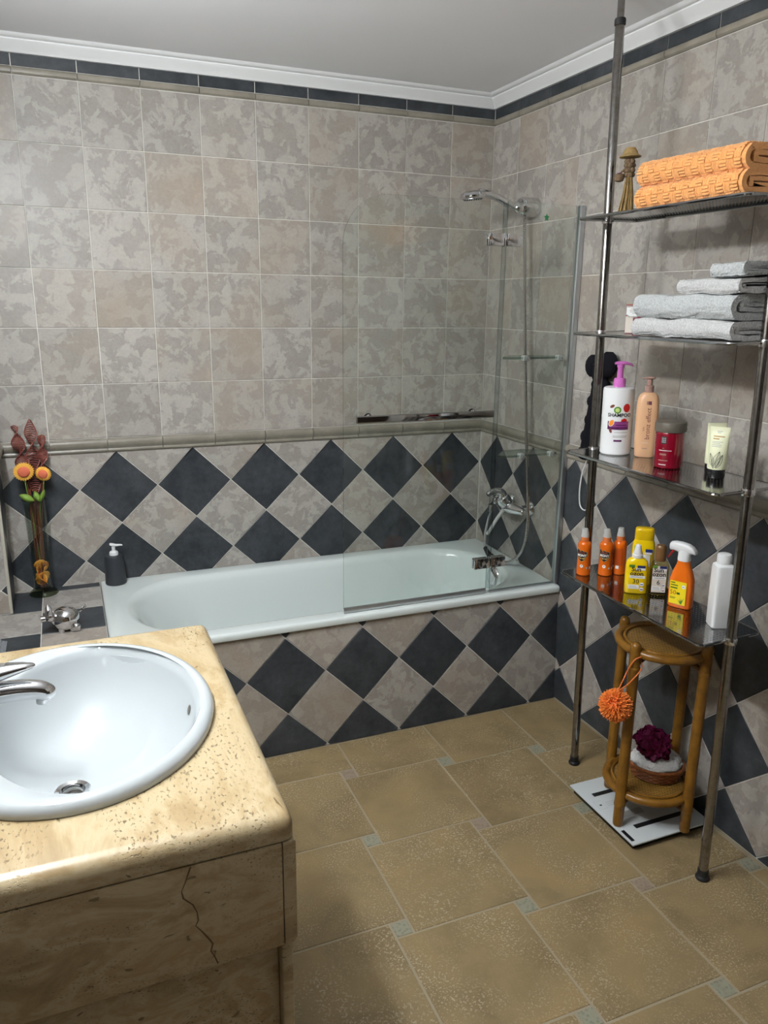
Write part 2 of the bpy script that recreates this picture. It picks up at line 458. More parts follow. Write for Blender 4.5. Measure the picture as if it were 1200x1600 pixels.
# ---- flat print mapped onto a surface: (x, y) in metres -> local point
def cyl_map(R, z0, a0=0.0):
    def f(x, y):
        a = -PI / 2 + a0 + x / R
        return (R * math.cos(a), R * math.sin(a), z0 + y)
    return f
def flat_map(d, z0, x0=0.0, tilt=0.0):
    def f(x, y): return (x0 + x, -d + tilt * y, z0 + y)
    return f
def decal(name, poly, mp, mat, parent, sub=0):
    """poly: list of (x, y); or rectangle tuple (x0, y0, x1, y1) cut into strips"""
    if isinstance(poly, tuple) and len(poly) == 4 and not isinstance(poly[0], tuple):
        x0, y0, x1, y1 = poly; k = max(1, sub)
        v = []; f = []
        for i in range(k + 1):
            x = x0 + (x1 - x0) * i / k
            v += [mp(x, y0), mp(x, y1)]
        for i in range(k): f.append((2 * i, 2 * i + 2, 2 * i + 3, 2 * i + 1))
    else:
        n = len(poly); cx = sum(p[0] for p in poly) / n; cy = sum(p[1] for p in poly) / n
        v = []; f = []
        for q in (1.0, 0.66, 0.33): v += [mp(cx + (x - cx) * q, cy + (y - cy) * q) for x, y in poly]
        for i in range(2): f += [(i * n + j, i * n + (j + 1) % n, (i + 1) * n + (j + 1) % n, (i + 1) * n + j) for j in range(n)]
        f.append(tuple(2 * n + j for j in range(n)))
    return MB().add(v, f).build(name, mat, parent, smooth=0)
def disc(cx, cy, rx, ry, n=16, rot=0.0):
    c, s = math.cos(rot), math.sin(rot); P = []
    for j in range(n):
        x, y = rx * math.cos(2 * PI * j / n), ry * math.sin(2 * PI * j / n)
        P.append((cx + x * c - y * s, cy + x * s + y * c))
    return P
def text(name, s, size, mp, mat, parent, rot=0.0, x0=0.0, y0=0.0, sx=1.0, bold=0.0):
    cu = bpy.data.curves.new(name, 'FONT'); cu.body = s; cu.size = size; cu.align_x = 'CENTER'; cu.align_y = 'CENTER'
    cu.resolution_u = 2; cu.offset = bold
    o = bpy.data.objects.new(name, cu); COL.objects.link(o)
    dg = bpy.context.evaluated_depsgraph_get()
    me = bpy.data.meshes.new_from_object(o.evaluated_get(dg))
    bpy.data.objects.remove(o); bpy.data.curves.remove(cu)
    c, sn = math.cos(rot), math.sin(rot)
    for v in me.vertices:
        x, y = v.co.x * sx, v.co.y
        v.co = mp(x0 + x * c - y * sn, y0 + x * sn + y * c)
    me.materials.clear(); me.materials.append(MATS[mat])
    me.name = name
    ob = bpy.data.objects.new(name, me); COL.objects.link(ob); ob.parent = parent
    return ob

# ---- convex polygon tools for the tiles
def clip_poly(poly, rect):
    x0, y0, x1, y1 = rect
    def cut(P, f, inter):
        out = []
        for i in range(len(P)):
            a, b = P[i - 1], P[i]
            fa, fb = f(a), f(b)
            if fa != fb: out.append(inter(a, b))
            if fb: out.append(b)
        return out
    def ix(v): return lambda a, b: (v, a[1] + (b[1] - a[1]) * (v - a[0]) / (b[0] - a[0]))
    def iy(v): return lambda a, b: (a[0] + (b[0] - a[0]) * (v - a[1]) / (b[1] - a[1]), v)
    for f, it in ((lambda p: p[0] >= x0, ix(x0)), (lambda p: p[0] <= x1, ix(x1)), (lambda p: p[1] >= y0, iy(y0)), (lambda p: p[1] <= y1, iy(y1))):
        poly = cut(poly, f, it)
        if len(poly) < 3: return []
    return poly
def area(P): return 0.5 * sum(P[i - 1][0] * P[i][1] - P[i][0] * P[i - 1][1] for i in range(len(P)))
def inset(P, d):
    n = len(P); E = []
    for i in range(n):
        a, b = P[i], P[(i + 1) % n]
        dx, dy = b[0] - a[0], b[1] - a[1]; l = math.hypot(dx, dy)
        if l < 1e-6: return None
        E.append((a[0] - dy / l * d, a[1] + dx / l * d, dx / l, dy / l))
    out = []
    for i in range(n):
        ax, ay, ux, uy = E[i - 1]; bx, by, vx, vy = E[i]
        cr = ux * vy - uy * vx
        if abs(cr) < 1e-6: return None
        t = ((bx - ax) * vy - (by - ay) * vx) / cr
        out.append((ax + ux * t, ay + uy * t))
    return out
TILE_CACHE = {}
def tile(poly, O, U, V, W, mat, parent, name='tile', gap=0.0015, th=0.006, ch=0.0010, lift=0.0):
    """one tile: poly in (u, v) on the plane O + u U + v V, W pointing out of the wall"""
    Q = []
    for p in poly:
        if not Q or math.hypot(p[0] - Q[-1][0], p[1] - Q[-1][1]) > 1e-4: Q.append(p)
    if len(Q) > 2 and math.hypot(Q[0][0] - Q[-1][0], Q[0][1] - Q[-1][1]) < 1e-4: Q.pop()
    if len(Q) < 3: return None
    if area(Q) < 0: Q.reverse()
    a = inset(Q, gap)
    if not a or area(a) < 1e-4 or area(a) > area(Q): return None
    b = inset(a, ch)
    if not b or area(b) < 3e-5 or area(b) > area(a): return None
    cx = sum(p[0] for p in a) / len(a); cy = sum(p[1] for p in a) / len(a)
    key = (tuple((round(p[0] - cx, 4), round(p[1] - cy, 4)) for p in a), tuple(U), tuple(V), mat, th)
    U, V, W, O = Vector(U), Vector(V), Vector(W), Vector(O)
    me = TILE_CACHE.get(key)
    if me is None:
        n = len(a); v = []
        for P, h in ((a, -th), (a, -ch), (b, 0.0)):
            v += [U * (p[0] - cx) + V * (p[1] - cy) + W * h for p in P]
        f = []
        flip = U.cross(V).dot(W) < 0
        for l in range(2):
            for j in range(n):
                k = (j + 1) % n; f.append((l * n + j, l * n + k, (l + 1) * n + k, (l + 1) * n + j))
        f.append(tuple(2 * n + j for j in range(n)))
        if flip: f = [tuple(reversed(q)) for q in f]
        me = bpy.data.meshes.new(name); me.from_pydata(v, [], f); me.update(); me.materials.append(MATS[mat])
        TILE_CACHE[key] = me
    o = bpy.data.objects.new(name, me); COL.objects.link(o)
    o.location = O + U * cx + V * cy + W * lift
    o.parent = parent
    return o
def rect(x0, y0, x1, y1): return [(x0, y0), (x1, y0), (x1, y1), (x0, y1)]

# ------------------------------------------------------------------ room shell
XL, YF, ZC = -2.08, -3.75, 2.345       # left wall, wall behind the camera, ceiling
def slab(name, c, s, mat, label=None):
    return tag(MB().box(c, s).build(name, mat, smooth=0), label, None, None, 'structure')
G = 0.003                              # joints lie this far behind the tile faces
wall_back = slab('wall_back', ((XL + 0.1) / 2, G + 0.06, ZC / 2), (-XL + 0.1, 0.12, ZC), 'grout', 'tiled wall behind the bathtub')
wall_right = slab('wall_right', (G + 0.06, (YF + 0.0) / 2, ZC / 2), (0.12, -YF + 0.2, ZC), 'grout', 'tiled wall behind the chrome shelving rack')
wall_left = slab('wall_left', (XL - 0.06, YF / 2, ZC / 2), (0.12, -YF + 0.2, ZC), 'wall_plain', 'tiled wall at the washbasin')
wall_front = slab('wall_front', ((XL) / 2, YF - 0.06, ZC / 2), (-XL + 0.3, 0.12, ZC), 'unseen_wall_dark', 'unseen wall behind the viewer, made dark to cut bounce light')  # out of view; darkened so little light bounces onto the vanity end
floor = slab('floor', (XL / 2, YF / 2, -0.05 - 0.002), (-XL + 0.3, -YF + 0.3, 0.1), 'grout_floor', 'floor of square sandy tiles with small inset squares')
ceiling = slab('ceiling', (XL / 2, YF / 2, ZC + 0.05), (-XL + 0.3, -YF + 0.3, 0.1), 'plaster', 'smooth white plaster ceiling')

# ---- floor: large squares pinwheeled round small inset squares
Lf, Sf = 0.339, 0.050
def floor_cell(i, j): return (-0.587 + i * Lf - j * Sf, -0.957 - i * Sf - j * Lf)
FR = (XL, -2.75, -0.002, -0.69)
for i in range(-7, 6):
    for j in range(-4, 8):
        x, y = floor_cell(i, j)
        P = clip_poly(rect(x, y, x + Lf, y + Lf), FR)
        if P: tile(P, (0, 0, 0), (1, 0, 0), (0, 1, 0), (0, 0, 1), 'floor_tile', floor, 'floor_tile', gap=0.0032, th=0.004, ch=0.0012)
        P = clip_poly(rect(x - Sf, y, x, y + Sf), FR)
        if P: tile(P, (0, 0, 0), (1, 0, 0), (0, 1, 0), (0, 0, 1), 'insert_pink' if (i * 3 + j * 5) % 4 == 1 else 'insert_green', floor, 'inset_tile', gap=0.0032, th=0.004, ch=0.001)

# ---- plain square tiles, moulding and border of the two walls in view
Z0, Z1 = 1.037, 2.237                  # six rows of 20 cm tiles
def mould_profile():
    return [(-0.002, 0.9845), (0.004, 0.9845), (0.0075, 0.988), (0.0085, 0.993), (0.0065, 0.998), (0.0095, 1.003), (0.015, 1.009), (0.0175, 1.017), (0.0165, 1.026), (0.0125, 1.032), (0.006, 1.0355), (-0.002, 1.0355)]
def bull_profile():
    return [(-0.002, 2.2385), (0.004, 2.2385), (0.0085, 2.243), (0.010, 2.250), (0.0085, 2.257), (0.004, 2.2605), (-0.002, 2.2605)]
def strip(prof, a, b, along, mat, parent, name):
    """a moulded tile whose profile (out, z) runs along the wall from a to b"""
    n = len(prof); mid = (a + b) / 2
    L = []
    for s in (a, b):
        if along == 'x': L.append([(s - mid, -d, z) for d, z in prof])
        else: L.append([(-d, s - mid, z) for d, z in prof])
    o = MB().loops(L).build(name, mat, parent, smooth=30)
    o.location = (mid, 0, 0) if along == 'x' else (0, mid, 0)
    return o
def wall_field(parent, along, first, count, end):
    """columns start at the corner; 'first' is the width of the corner column"""
    edges = [0.0, first]
    while edges[-1] + 0.2 < end - 1e-6 and len(edges) <= count: edges.append(edges[-1] + 0.2)
    edges.append(end)
    for k in range(len(edges) - 1):
        a, b = edges[k], edges[k + 1]
        if b - a < 0.01: continue
        O, V, W = (0, 0, 0), (0, 0, 1), ((0, -1, 0) if along == 'x' else (-1, 0, 0))
        U = (-1, 0, 0) if along == 'x' else (0, -1, 0)
        for r in range(6):
            tile(rect(a, Z0 + 0.2 * r, b, Z0 + 0.2 * (r + 1)), O, U, V, W, 'tile_beige', parent, 'wall_tile', lift=random.uniform(-0.0004, 0.0004))
        tile(rect(a, 2.262, b, 2.302), O, U, V, W, 'tile_slate', parent, 'border_tile', gap=0.0016)
        strip(mould_profile(), -b + 0.0012, -a - 0.0012, along, 'moulding', parent, 'moulding_tile')
        strip(bull_profile(), -b + 0.001, -a - 0.001, along, 'moulding', parent, 'bullnose_tile')
wall_field(wall_back, 'x', 0.1943, 12, -XL)
wall_field(wall_right, 'y', 0.1962, 14, 2.75)

# ---- diagonal chequer tiles
def diamonds(parent, O, U, V, W, u0, v0, pu, pv, rc, nu, nv, lift=0.0):
    """dark squares are centred on (u0 + i pu, v0 + j pv), light ones half a step on"""
    for i in range(nu[0], nu[1]):
        for j in range(nv[0], nv[1]):
            for h, mat in ((0.0, 'tile_slate'), (0.5, 'tile_beige')):
                cu, cv = u0 + (i + h) * pu, v0 + (j + h) * pv
                P = [(cu, cv - pv / 2), (cu + pu / 2, cv), (cu, cv + pv / 2), (cu - pu / 2, cv)]
                P = clip_poly(P, rc)
                if P: tile(P, O, U, V, W, mat, parent, 'diagonal_tile', lift=lift)
diamonds(wall_back, (0, 0, 0), (1, 0, 0), (0, 0, 1), (0, -1, 0), -1.5635, 0.844, 0.2837, 0.2797, (XL, 0.462, -0.001, 0.9835), (-3, 7), (-3, 2))
diamonds(wall_right, (0, 0, 0), (0, 1, 0), (0, 0, 1), (-1, 0, 0), -0.1405, 0.845, 0.2839, 0.2800, (-2.75, 0.002, -0.001, 0.9835), (-11, 2), (-4, 2))

# ---- cornice
def cornice(name, along, a, b, d_end):
    prof = [(0.0, 2.299), (0.011, 2.299), (0.014, 2.303), (0.020, 2.310), (0.034, 2.322), (0.041, 2.330), (0.0415, 2.3335), (0.047, 2.334), (0.054, 2.338), (0.060, 2.345), (0.0, 2.3465)]
    L = []
    for s, mit in ((a, 0), (b, d_end)):
        L.append([((s + d * mit, -d, z) if along == 'x' else (-d, s + d * mit, z)) for d, z in prof])
    return tag(MB().loops(L).build(name, 'cornice_white', smooth=25), 'white stepped plaster cornice along the ceiling', None, None, 'structure')
cornice('trim_1', 'x', XL, 0.0, -1)
cornice('trim_2', 'y', YF, 0.0, -1)

# ---- tiled apron of the bathtub, leaning back a little
WT = slab('wall_tub_front', (-0.86, -0.65, 0.225), (1.72, 0.03, 0.45), 'grout', 'chequered tile panel under the bathtub rim')
lean = math.atan(0.045)
cl, sl = math.cos(lean), math.sin(lean)
WT.data.transform(T(0.86, 0.65, -0.225))
WT.data.transform(RX(-lean))
WT.data.transform(T(-0.86, -0.6615, 0.2245))
diamonds(WT, (0, -0.690, 0.0), (1, 0, 0), (0, sl, cl), (0, -cl, sl), -1.103, 0.290, 0.2797, 0.2800, (-1.74, 0.001, -0.001, 0.453), (-4, 7), (-3, 3))
# ---- ledge between tub and left wall, with its tiles
LZ = 0.475
WLg = slab('wall_tub_ledge', ((XL - 1.664) / 2, -0.345, (LZ - G) / 2), (-1.664 - XL, 0.69, LZ - G), 'grout', 'tiled ledge at the head of the bathtub')
lx = [XL, -1.866, -1.664]
lt = [(0, -1.866, -1.664, -0.049, -0.003, 1), (0, -1.866, -1.664, -0.262, -0.049, 0), (0, -1.866, -1.664, -0.455, -0.262, 1), (0, -1.866, -1.664, -0.66, -0.455, 0),
      (0, XL, -1.866, -0.025, -0.003, 0), (0, XL, -1.866, -0.237, -0.025, 1), (0, XL, -1.866, -0.445, -0.237, 0), (0, XL, -1.866, -0.66, -0.445, 1)]
for _, xa, xb, ya, yb, dk in lt:
    tile(rect(xa, ya, xb, yb), (0, 0, LZ), (1, 0, 0), (0, 1, 0), (0, 0, 1), 'tile_slate' if dk else 'tile_beige', WLg, 'ledge_tile')
# ---- boxed duct in the left corner
PX, PY = -1.962, -0.235
duct = slab('wall_duct', ((XL + PX) / 2 - 0.001, PY / 2 - 0.001, (LZ + ZC) / 2), (PX - XL - 0.002, -PY - 0.004, ZC - LZ), 'grout', 'narrow tiled boxed corner by the vase')
for k in range(6):
    tile(rect(0.005, Z0 + 0.2 * k, 0.23, Z0 + 0.2 * (k + 1)), (PX, 0, 0), (0, -1, 0), (0, 0, 1), (1, 0, 0), 'tile_beige', duct, 'wall_tile')
    tile(rect(XL, Z0 + 0.2 * k, PX, Z0 + 0.2 * (k + 1)), (0, PY - 0.001, 0), (1, 0, 0), (0, 0, 1), (0, -1, 0), 'tile_beige', duct, 'wall_tile')
diamonds(duct, (PX, 0, 0), (0, -1, 0), (0, 0, 1), (1, 0, 0), 0.10, 0.844, 0.2837, 0.2797, (0.004, LZ + 0.002, 0.232, 0.9835), (-2, 3), (-3, 2))
diamonds(duct, (0, PY - 0.001, 0), (1, 0, 0), (0, 0, 1), (0, -1, 0), -1.99 - 0.14, 0.564, 0.2837, 0.2797, (XL, LZ + 0.002, PX, 0.9835), (-2, 3), (-3, 3))
mp_ = mould_profile()
MB().loops([[(PX + d, y, z) for d, z in mp_] for y in (PY + 0.004, -0.012)]).build('moulding_tile', 'moulding', duct, smooth=30)
MB().loops([[(x, PY - 0.001 - d, z) for d, z in mp_] for x in (XL + 0.002, PX - 0.004)]).build('moulding_tile', 'moulding', duct, smooth=30)
MB().box((PX - 0.001, PY + 0.001, (LZ + 2.3) / 2 + 0.002), (0.011, 0.011, 2.3 - LZ), 0.003).build('corner_bead', 'cream_trim', duct)

# ------------------------------------------------------------------ mirror lamps (outside the frame, above the washbasin)
def mirror_lamp(y, label):
    t = thing('mirror_lamp', label, 'lamp', T(XL, y, 2.10), 'lamps over the washbasin')
    MB().box((0.010, 0, 0), (0.018, 0.26, 0.05), 0.005).build('wall_plate', 'chrome', t)
    for sy in (-0.08, 0.08):
        MB().tube([(0.018, sy, 0.0), (0.05, sy, 0.0)], 0.011, 12).build('arm', 'chrome', t)
        MB().box((0.085, sy, 0.0), (0.068, 0.068, 0.068), 0.006).build('glass_cube', 'led', t)
    return t
mirror_lamp(-1.97, 'twin glass cube lamp over the washbasin, nearer the viewer')
mirror_lamp(-1.44, 'twin glass cube lamp over the washbasin, nearer the bathtub')

# ------------------------------------------------------------------ bathtub
TX0, TX1, TY0, TY1, TZ = -1.662, -0.001, -0.682, -0.001, 0.481
tub = thing('bathtub', 'white enamel bathtub built in along the tiled back wall', 'bathtub', T(-0.83, -0.34, 0))
tcx, tcy, thx, thy = (TX0 + TX1) / 2, (TY0 + TY1) / 2, (TX1 - TX0) / 2, (TY1 - TY0) / 2
L = []
for d, z in ((0.03, TZ - 0.026), (0.0015, TZ - 0.026), (0.0, TZ - 0.022), (0.0, TZ - 0.010), (0.002, TZ - 0.004), (0.006, TZ - 0.001), (0.012, TZ)):
    L.append(rrect(tcx, tcy, thx - d, thy - d, 0.012, z, 12))
ix0, ix1, iy0, iy1 = -1.588, -0.095, -0.628, -0.062
bx, by, hx, hy = (ix0 + ix1) / 2, (iy0 + iy1) / 2, (ix1 - ix0) / 2, (iy1 - iy0) / 2
for d, z, sx, r in ((0.0, TZ, 0, 0.25), (0.008, TZ - 0.002, 0, 0.245), (0.018, TZ - 0.010, 0.002, 0.24), (0.026, TZ - 0.03, 0.006, 0.235), (0.036, TZ - 0.09, 0.018, 0.23),
                    (0.05, TZ - 0.20, 0.045, 0.22), (0.068, TZ - 0.30, 0.07, 0.205), (0.09, TZ - 0.355, 0.085, 0.185), (0.125, TZ - 0.385, 0.09, 0.15), (0.20, TZ - 0.396, 0.09, 0.08)):
    L.append(rrect(bx + sx, by, hx - d - sx * 0.8, hy - d, r, z, 12))
MB().loops(L, cap0=False, M=T(0.83, 0.34, 0)).build('tub_shell', 'enamel', tub, smooth=50)
# underside closing wall so the shell has thickness
tub_m = T(0.83, 0.34, 0)
A = tub_m @ T(-0.1285, -0.385, 0.436) @ RY(math.radians(-80)) @ Matrix.Scale(0.98, 4)
ov = MB().lathe([(0.0, 0.0), (0.040, 0.0), (0.041, 0.004), (0.036, 0.010), (0.020, 0.015), (0.001, 0.016)], 32, M=A).build('overflow_plate', 'chrome', tub)
MB().tube([(-0.008, 0, 0.006), (-0.052, -0.004, 0.003), (-0.058, 0.0, 0.004), (-0.052, 0.006, 0.003), (-0.01, 0.004, 0.006)], 0.0022, 6, M=A).build('chain', 'chrome', ov)

# ------------------------------------------------------------------ folding glass screen
GY = -0.652
scr = thing('shower_screen', 'clear hinged glass bath screen standing on the tub rim', 'shower screen', T(-0.45, GY, TZ))
S0 = T(0.45, -GY, -TZ)
def pane(name, xa, xb, za, zb, r, th=0.006):
    pts = [(xa, za), (xb, za), (xb, zb)]
    if r > 0:
        for i in range(13):
            a = PI / 2 + (PI / 2) * i / 12
            pts.append((xa + r + r * math.cos(a), zb - r + r * math.sin(a)))
    else: pts.append((xa, zb))
    Lf_ = [[(x, GY + s * th / 2, z) for x, z in pts] for s in (1, -1)]
    n = len(pts)
    big = MB().add(Lf_[0] + Lf_[1], [tuple(reversed(range(n))), tuple(range(n, 2 * n))]).build(name, 'pane_glass', scr, smooth=0, M=S0)
    ed = MB()
    f = [(j, (j + 1) % n, n + (j + 1) % n, n + j) for j in range(n)]
    ed.add(Lf_[0] + Lf_[1], f).build('glass_edge', 'edge_glass', big, smooth=0)
    big.children[0].data.transform(S0)
    return big
p1 = pane('swinging_glass_pane', -0.888, -0.322, 0.500, 1.862, 0.155)
p2 = pane('fixed_glass_pane', -0.306, -0.022, 0.492, 1.866, 0.0)
MB().box((-0.012, GY, (0.484 + 1.868) / 2), (0.020, 0.024, 1.868 - 0.484), 0.003).build('wall_profile', 'alu', scr, M=S0)
MB().box((-0.605, GY, 0.493), (0.565, 0.010, 0.018), 0.002).build('bottom_seal', 'alu', scr, M=S0)
MB().box((-0.165, GY, 0.4865), (0.285, 0.008, 0.009), 0.002).build('bottom_seal', 'alu', scr, M=S0)
MB().box((-0.314, GY - 0.001, 1.18), (0.015, 0.010, 1.36), 0.003).build('hinge_seal', 'seal_strip', scr, M=S0)
for hz in (1.744, 0.605):
    h = MB()
    for sx in (-1, 1):
        for sy in (-1, 1):
            h.box((-0.314 + sx * 0.036, GY + sy * 0.0075, hz), (0.058, 0.0085, 0.040), 0.002)
    ho = h.build('hinge', 'chrome', scr, M=S0)
    MB().lathe([(0.0065, -0.022), (0.0075, -0.020), (0.0075, 0.020), (0.0065, 0.022)], 16, M=S0 @ T(-0.314, GY, hz)).build('hinge_pin', 'chrome', ho)
hb = MB().box((-0.605, GY - 0.048, 1.168), (0.508, 0.012, 0.024), 0.003, 3).build('handle_bar', 'chrome_bar', scr, M=S0)
for x in (-0.800, -0.410):
    MB().lathe([(0.011, 0.0), (0.011, 0.004), (0.006, 0.006), (0.006, 0.046)], 16, M=S0 @ T(x, GY - 0.003, 1.168) @ RX(PI / 2)).build('handle_post', 'chrome', hb)
    MB().lathe([(0.014, 0.0), (0.014, 0.004), (0.010, 0.008), (0.001, 0.009)], 16, M=S0 @ T(x, GY + 0.003, 1.168) @ RX(-PI / 2)).build('handle_nut', 'chrome', hb)
decal('logo_sticker', [(math.cos(PI / 2 + i * 2 * PI / 10) * (0.011 if i % 2 == 0 else 0.006) - 0.155 + 0.45, math.sin(PI / 2 + i * 2 * PI / 10) * (0.013 if i % 2 == 0 else 0.007) + 1.822 - TZ) for i in range(10)],
      lambda x, y: (x, -0.0035, y), 'sticker_green', p2)

# ------------------------------------------------------------------ small glass shelves clamped to the fixed pane
def glass_shelf(z, label, kx):
    t = thing('glass_shelf', label, 'shelf', T(-0.16, GY + 0.004, z), 'glass shelves clamped inside the bath screen')
    P = [(-0.098, 0.003), (0.118, 0.003), (0.118, 0.075), (0.040, 0.105), (-0.050, 0.105), (-0.122, 0.022)]
    n = len(P); V3 = [(x, y, 0.004) for x, y in P] + [(x, y, -0.004) for x, y in P]
    o = MB().add(V3, [tuple(range(n)), tuple(reversed(range(n, 2 * n)))]).build('glass_plate', 'shelf_glass', t, smooth=0)
    MB().add(V3, [(j, n + j, n + (j + 1) % n, (j + 1) % n) for j in range(n)]).build('glass_edge', 'edge_glass', o, smooth=0)
    for x in kx:
        c = MB().lathe([(0.0, 0.0), (0.0125, 0.0), (0.0130, 0.002), (0.0125, 0.006), (0.0085, 0.009), (0.001, 0.010)], 22, M=T(x + 0.16, -0.0072, 0.0) @ RX(PI / 2)).build('clamp_disc', 'clear_bottle', t)
        MB().lathe([(0.0, 0.0), (0.0045, 0.0), (0.0045, 0.003), (0.001, 0.004)], 12, M=T(x + 0.16, -0.0165, 0.0) @ RX(PI / 2)).build('clamp_screw', 'chrome', c)
        MB().box((x + 0.16, 0.008, 0.0), (0.020, 0.022, 0.018), 0.003).build('clamp_block', 'milky_plastic', t)
glass_shelf(1.352, 'upper small glass shelf clamped to the bath screen', (-0.200, -0.056))
glass_shelf(0.999, 'lower small glass shelf clamped to the bath screen', (-0.192, -0.064))

# ------------------------------------------------------------------ hand shower, holder and hose
sh = thing('hand_shower', 'chrome hand shower in its wall holder with ribbed metal hose', 'shower', T(0, -0.36, 1.89))
def L2(x, y, z): return (x, y + 0.36, z - 1.89)
MB().lathe([(0.0, 0.0), (0.034, 0.0), (0.035, 0.004), (0.035, 0.066), (0.030, 0.074), (0.020, 0.078), (0.018, 0.094), (0.001, 0.096)], 32, M=T(-0.001, 0.012, 0.002) @ RY(-PI / 2)).build('wall_holder', 'chrome', sh)
MB().sphere((-0.088, 0, -0.004), (0.024, 0.022, 0.022), 18, 10).build('holder_joint', 'chrome', sh)
arm = catmull([L2(-0.085, -0.36, 1.878), L2(-0.13, -0.36, 1.897), L2(-0.18, -0.36, 1.917), L2(-0.215, -0.36, 1.925), L2(-0.26, -0.36, 1.928)], 6)
MB().tube(arm, [0.0125 + 0.003 * i / len(arm) for i in range(len(arm))], 14).build('handle', 'chrome', sh)
hd = MB().lathe([(0.0, -0.013), (0.040, -0.013), (0.0475, -0.009), (0.049, -0.003), (0.044, 0.006), (0.028, 0.013), (0.001, 0.016)], 36, M=T(-0.283, 0, 0.030) @ RY(math.radians(-6))).build('spray_head', 'chrome', sh)
sp = MB().lathe([(0.0, 0), (0.037, 0), (0.037, 0.002), (0.0, 0.002)], 32, M=T(-0.2835, 0, 0.030) @ RY(math.radians(-6)) @ T(0, 0, -0.0155)).build('spray_face', 'alu', hd)
nz = MB()
for ring, cnt in ((0.012, 8), (0.022, 14), (0.031, 20)):
    for k in range(cnt):
        a = 2 * PI * k / cnt
        nz.lathe([(0.0016, 0.0), (0.0012, -0.0025), (0.0002, -0.0026)], 6, M=T(-0.2835, 0, 0.030) @ RY(math.radians(-6)) @ T(ring * math.cos(a), ring * math.sin(a), -0.0155))
tag(nz.build('nozzles', 'black_plastic', hd), kind='stuff')
hose_c = catmull([L2(-0.052, -0.350, 1.868), L2(-0.050, -0.355, 1.78), L2(-0.050, -0.385, 1.52), L2(-0.050, -0.420, 1.25), L2(-0.050, -0.455, 1.00), L2(-0.052, -0.485, 0.82), L2(-0.055, -0.503, 0.68), L2(-0.062, -0.488, 0.575), L2(-0.078, -0.430, 0.508),
                  L2(-0.095, -0.36, 0.4905), L2(-0.105, -0.31, 0.498), L2(-0.112, -0.275, 0.53), L2(-0.105, -0.262, 0.60), L2(-0.085, -0.258, 0.675)], 30)
MB().tube(hose_c, [0.0068 if i % 2 else 0.0058 for i in range(len(hose_c))], 9).build('hose', 'hose_metal', sh, smooth=25)
MB().tube([L2(-0.098, -0.335, 0.4935), L2(-0.108, -0.30, 0.503), L2(-0.113, -0.275, 0.527)], [0.011, 0.012, 0.009], 12).build('hose_sleeve', 'black_plastic', sh)

# ------------------------------------------------------------------ bath mixer
mx = thing('bath_mixer', 'chrome single-lever bath mixer on the chequered right wall', 'tap', T(0, -0.36, 0.725))
for s in (-1, 1):
    MB().lathe([(0.0, 0.0), (0.033, 0.0), (0.033, 0.003), (0.026, 0.013), (0.015, 0.016), (0.015, 0.045)], 24, M=T(-0.001, s * 0.075, 0.005) @ RY(-PI / 2)).build('wall_flange', 'chrome', mx)
bd = MB()
bd.tube(catmull([(-0.05, 0.105, -0.002), (-0.055, 0.085, 0.0), (-0.062, 0.05, 0.0), (-0.068, 0.0, 0.002), (-0.062, -0.05, 0.0), (-0.055, -0.085, 0.0), (-0.05, -0.105, -0.002)], 5),
        [0.012, 0.0145, 0.0155, 0.0165, 0.0175, 0.0185, 0.0195, 0.0205, 0.022, 0.0235, 0.0245, 0.025, 0.0255, 0.026, 0.0262, 0.026, 0.0255, 0.025, 0.0245, 0.0235, 0.022, 0.0205, 0.0195, 0.0185, 0.0175, 0.0165, 0.0155, 0.015, 0.0145, 0.0135, 0.011][:31], 18)
bd.build('mixer_body', 'chrome', mx)
MB().lathe([(0.0, -0.01), (0.028, -0.01), (0.031, 0.01), (0.031, 0.026), (0.027, 0.036), (0.014, 0.042), (0.001, 0.043)], 24, M=T(-0.072, 0, 0.016) @ RY(math.radians(-38))).build('cartridge', 'chrome', mx)
lv = catmull([(-0.088, 0, 0.044), (-0.098, 0, 0.062), (-0.12, 0, 0.070), (-0.145, 0, 0.066), (-0.162, 0, 0.058)], 5)
MB().tube(lv, [0.022 - 0.013 * i / (len(lv) - 1) for i in range(len(lv))], 14).build('lever', 'chrome', mx)
MB().sphere((-0.052, 0.118, -0.004), 0.015, 16, 10).build('end_knob', 'chrome', mx)
MB().lathe([(0.012, 0.0), (0.012, -0.03), (0.009, -0.034)], 16, M=T(-0.085, 0.098, -0.012)).build('hose_outlet', 'chrome', mx)
MB().tube([(-0.085, 0.0, -0.015), (-0.11, 0.004, -0.05), (-0.14, 0.008, -0.10), (-0.150, 0.01, -0.115)], [0.009, 0.0075, 0.007, 0.007], 14).build('spout', 'milky_plastic', mx)

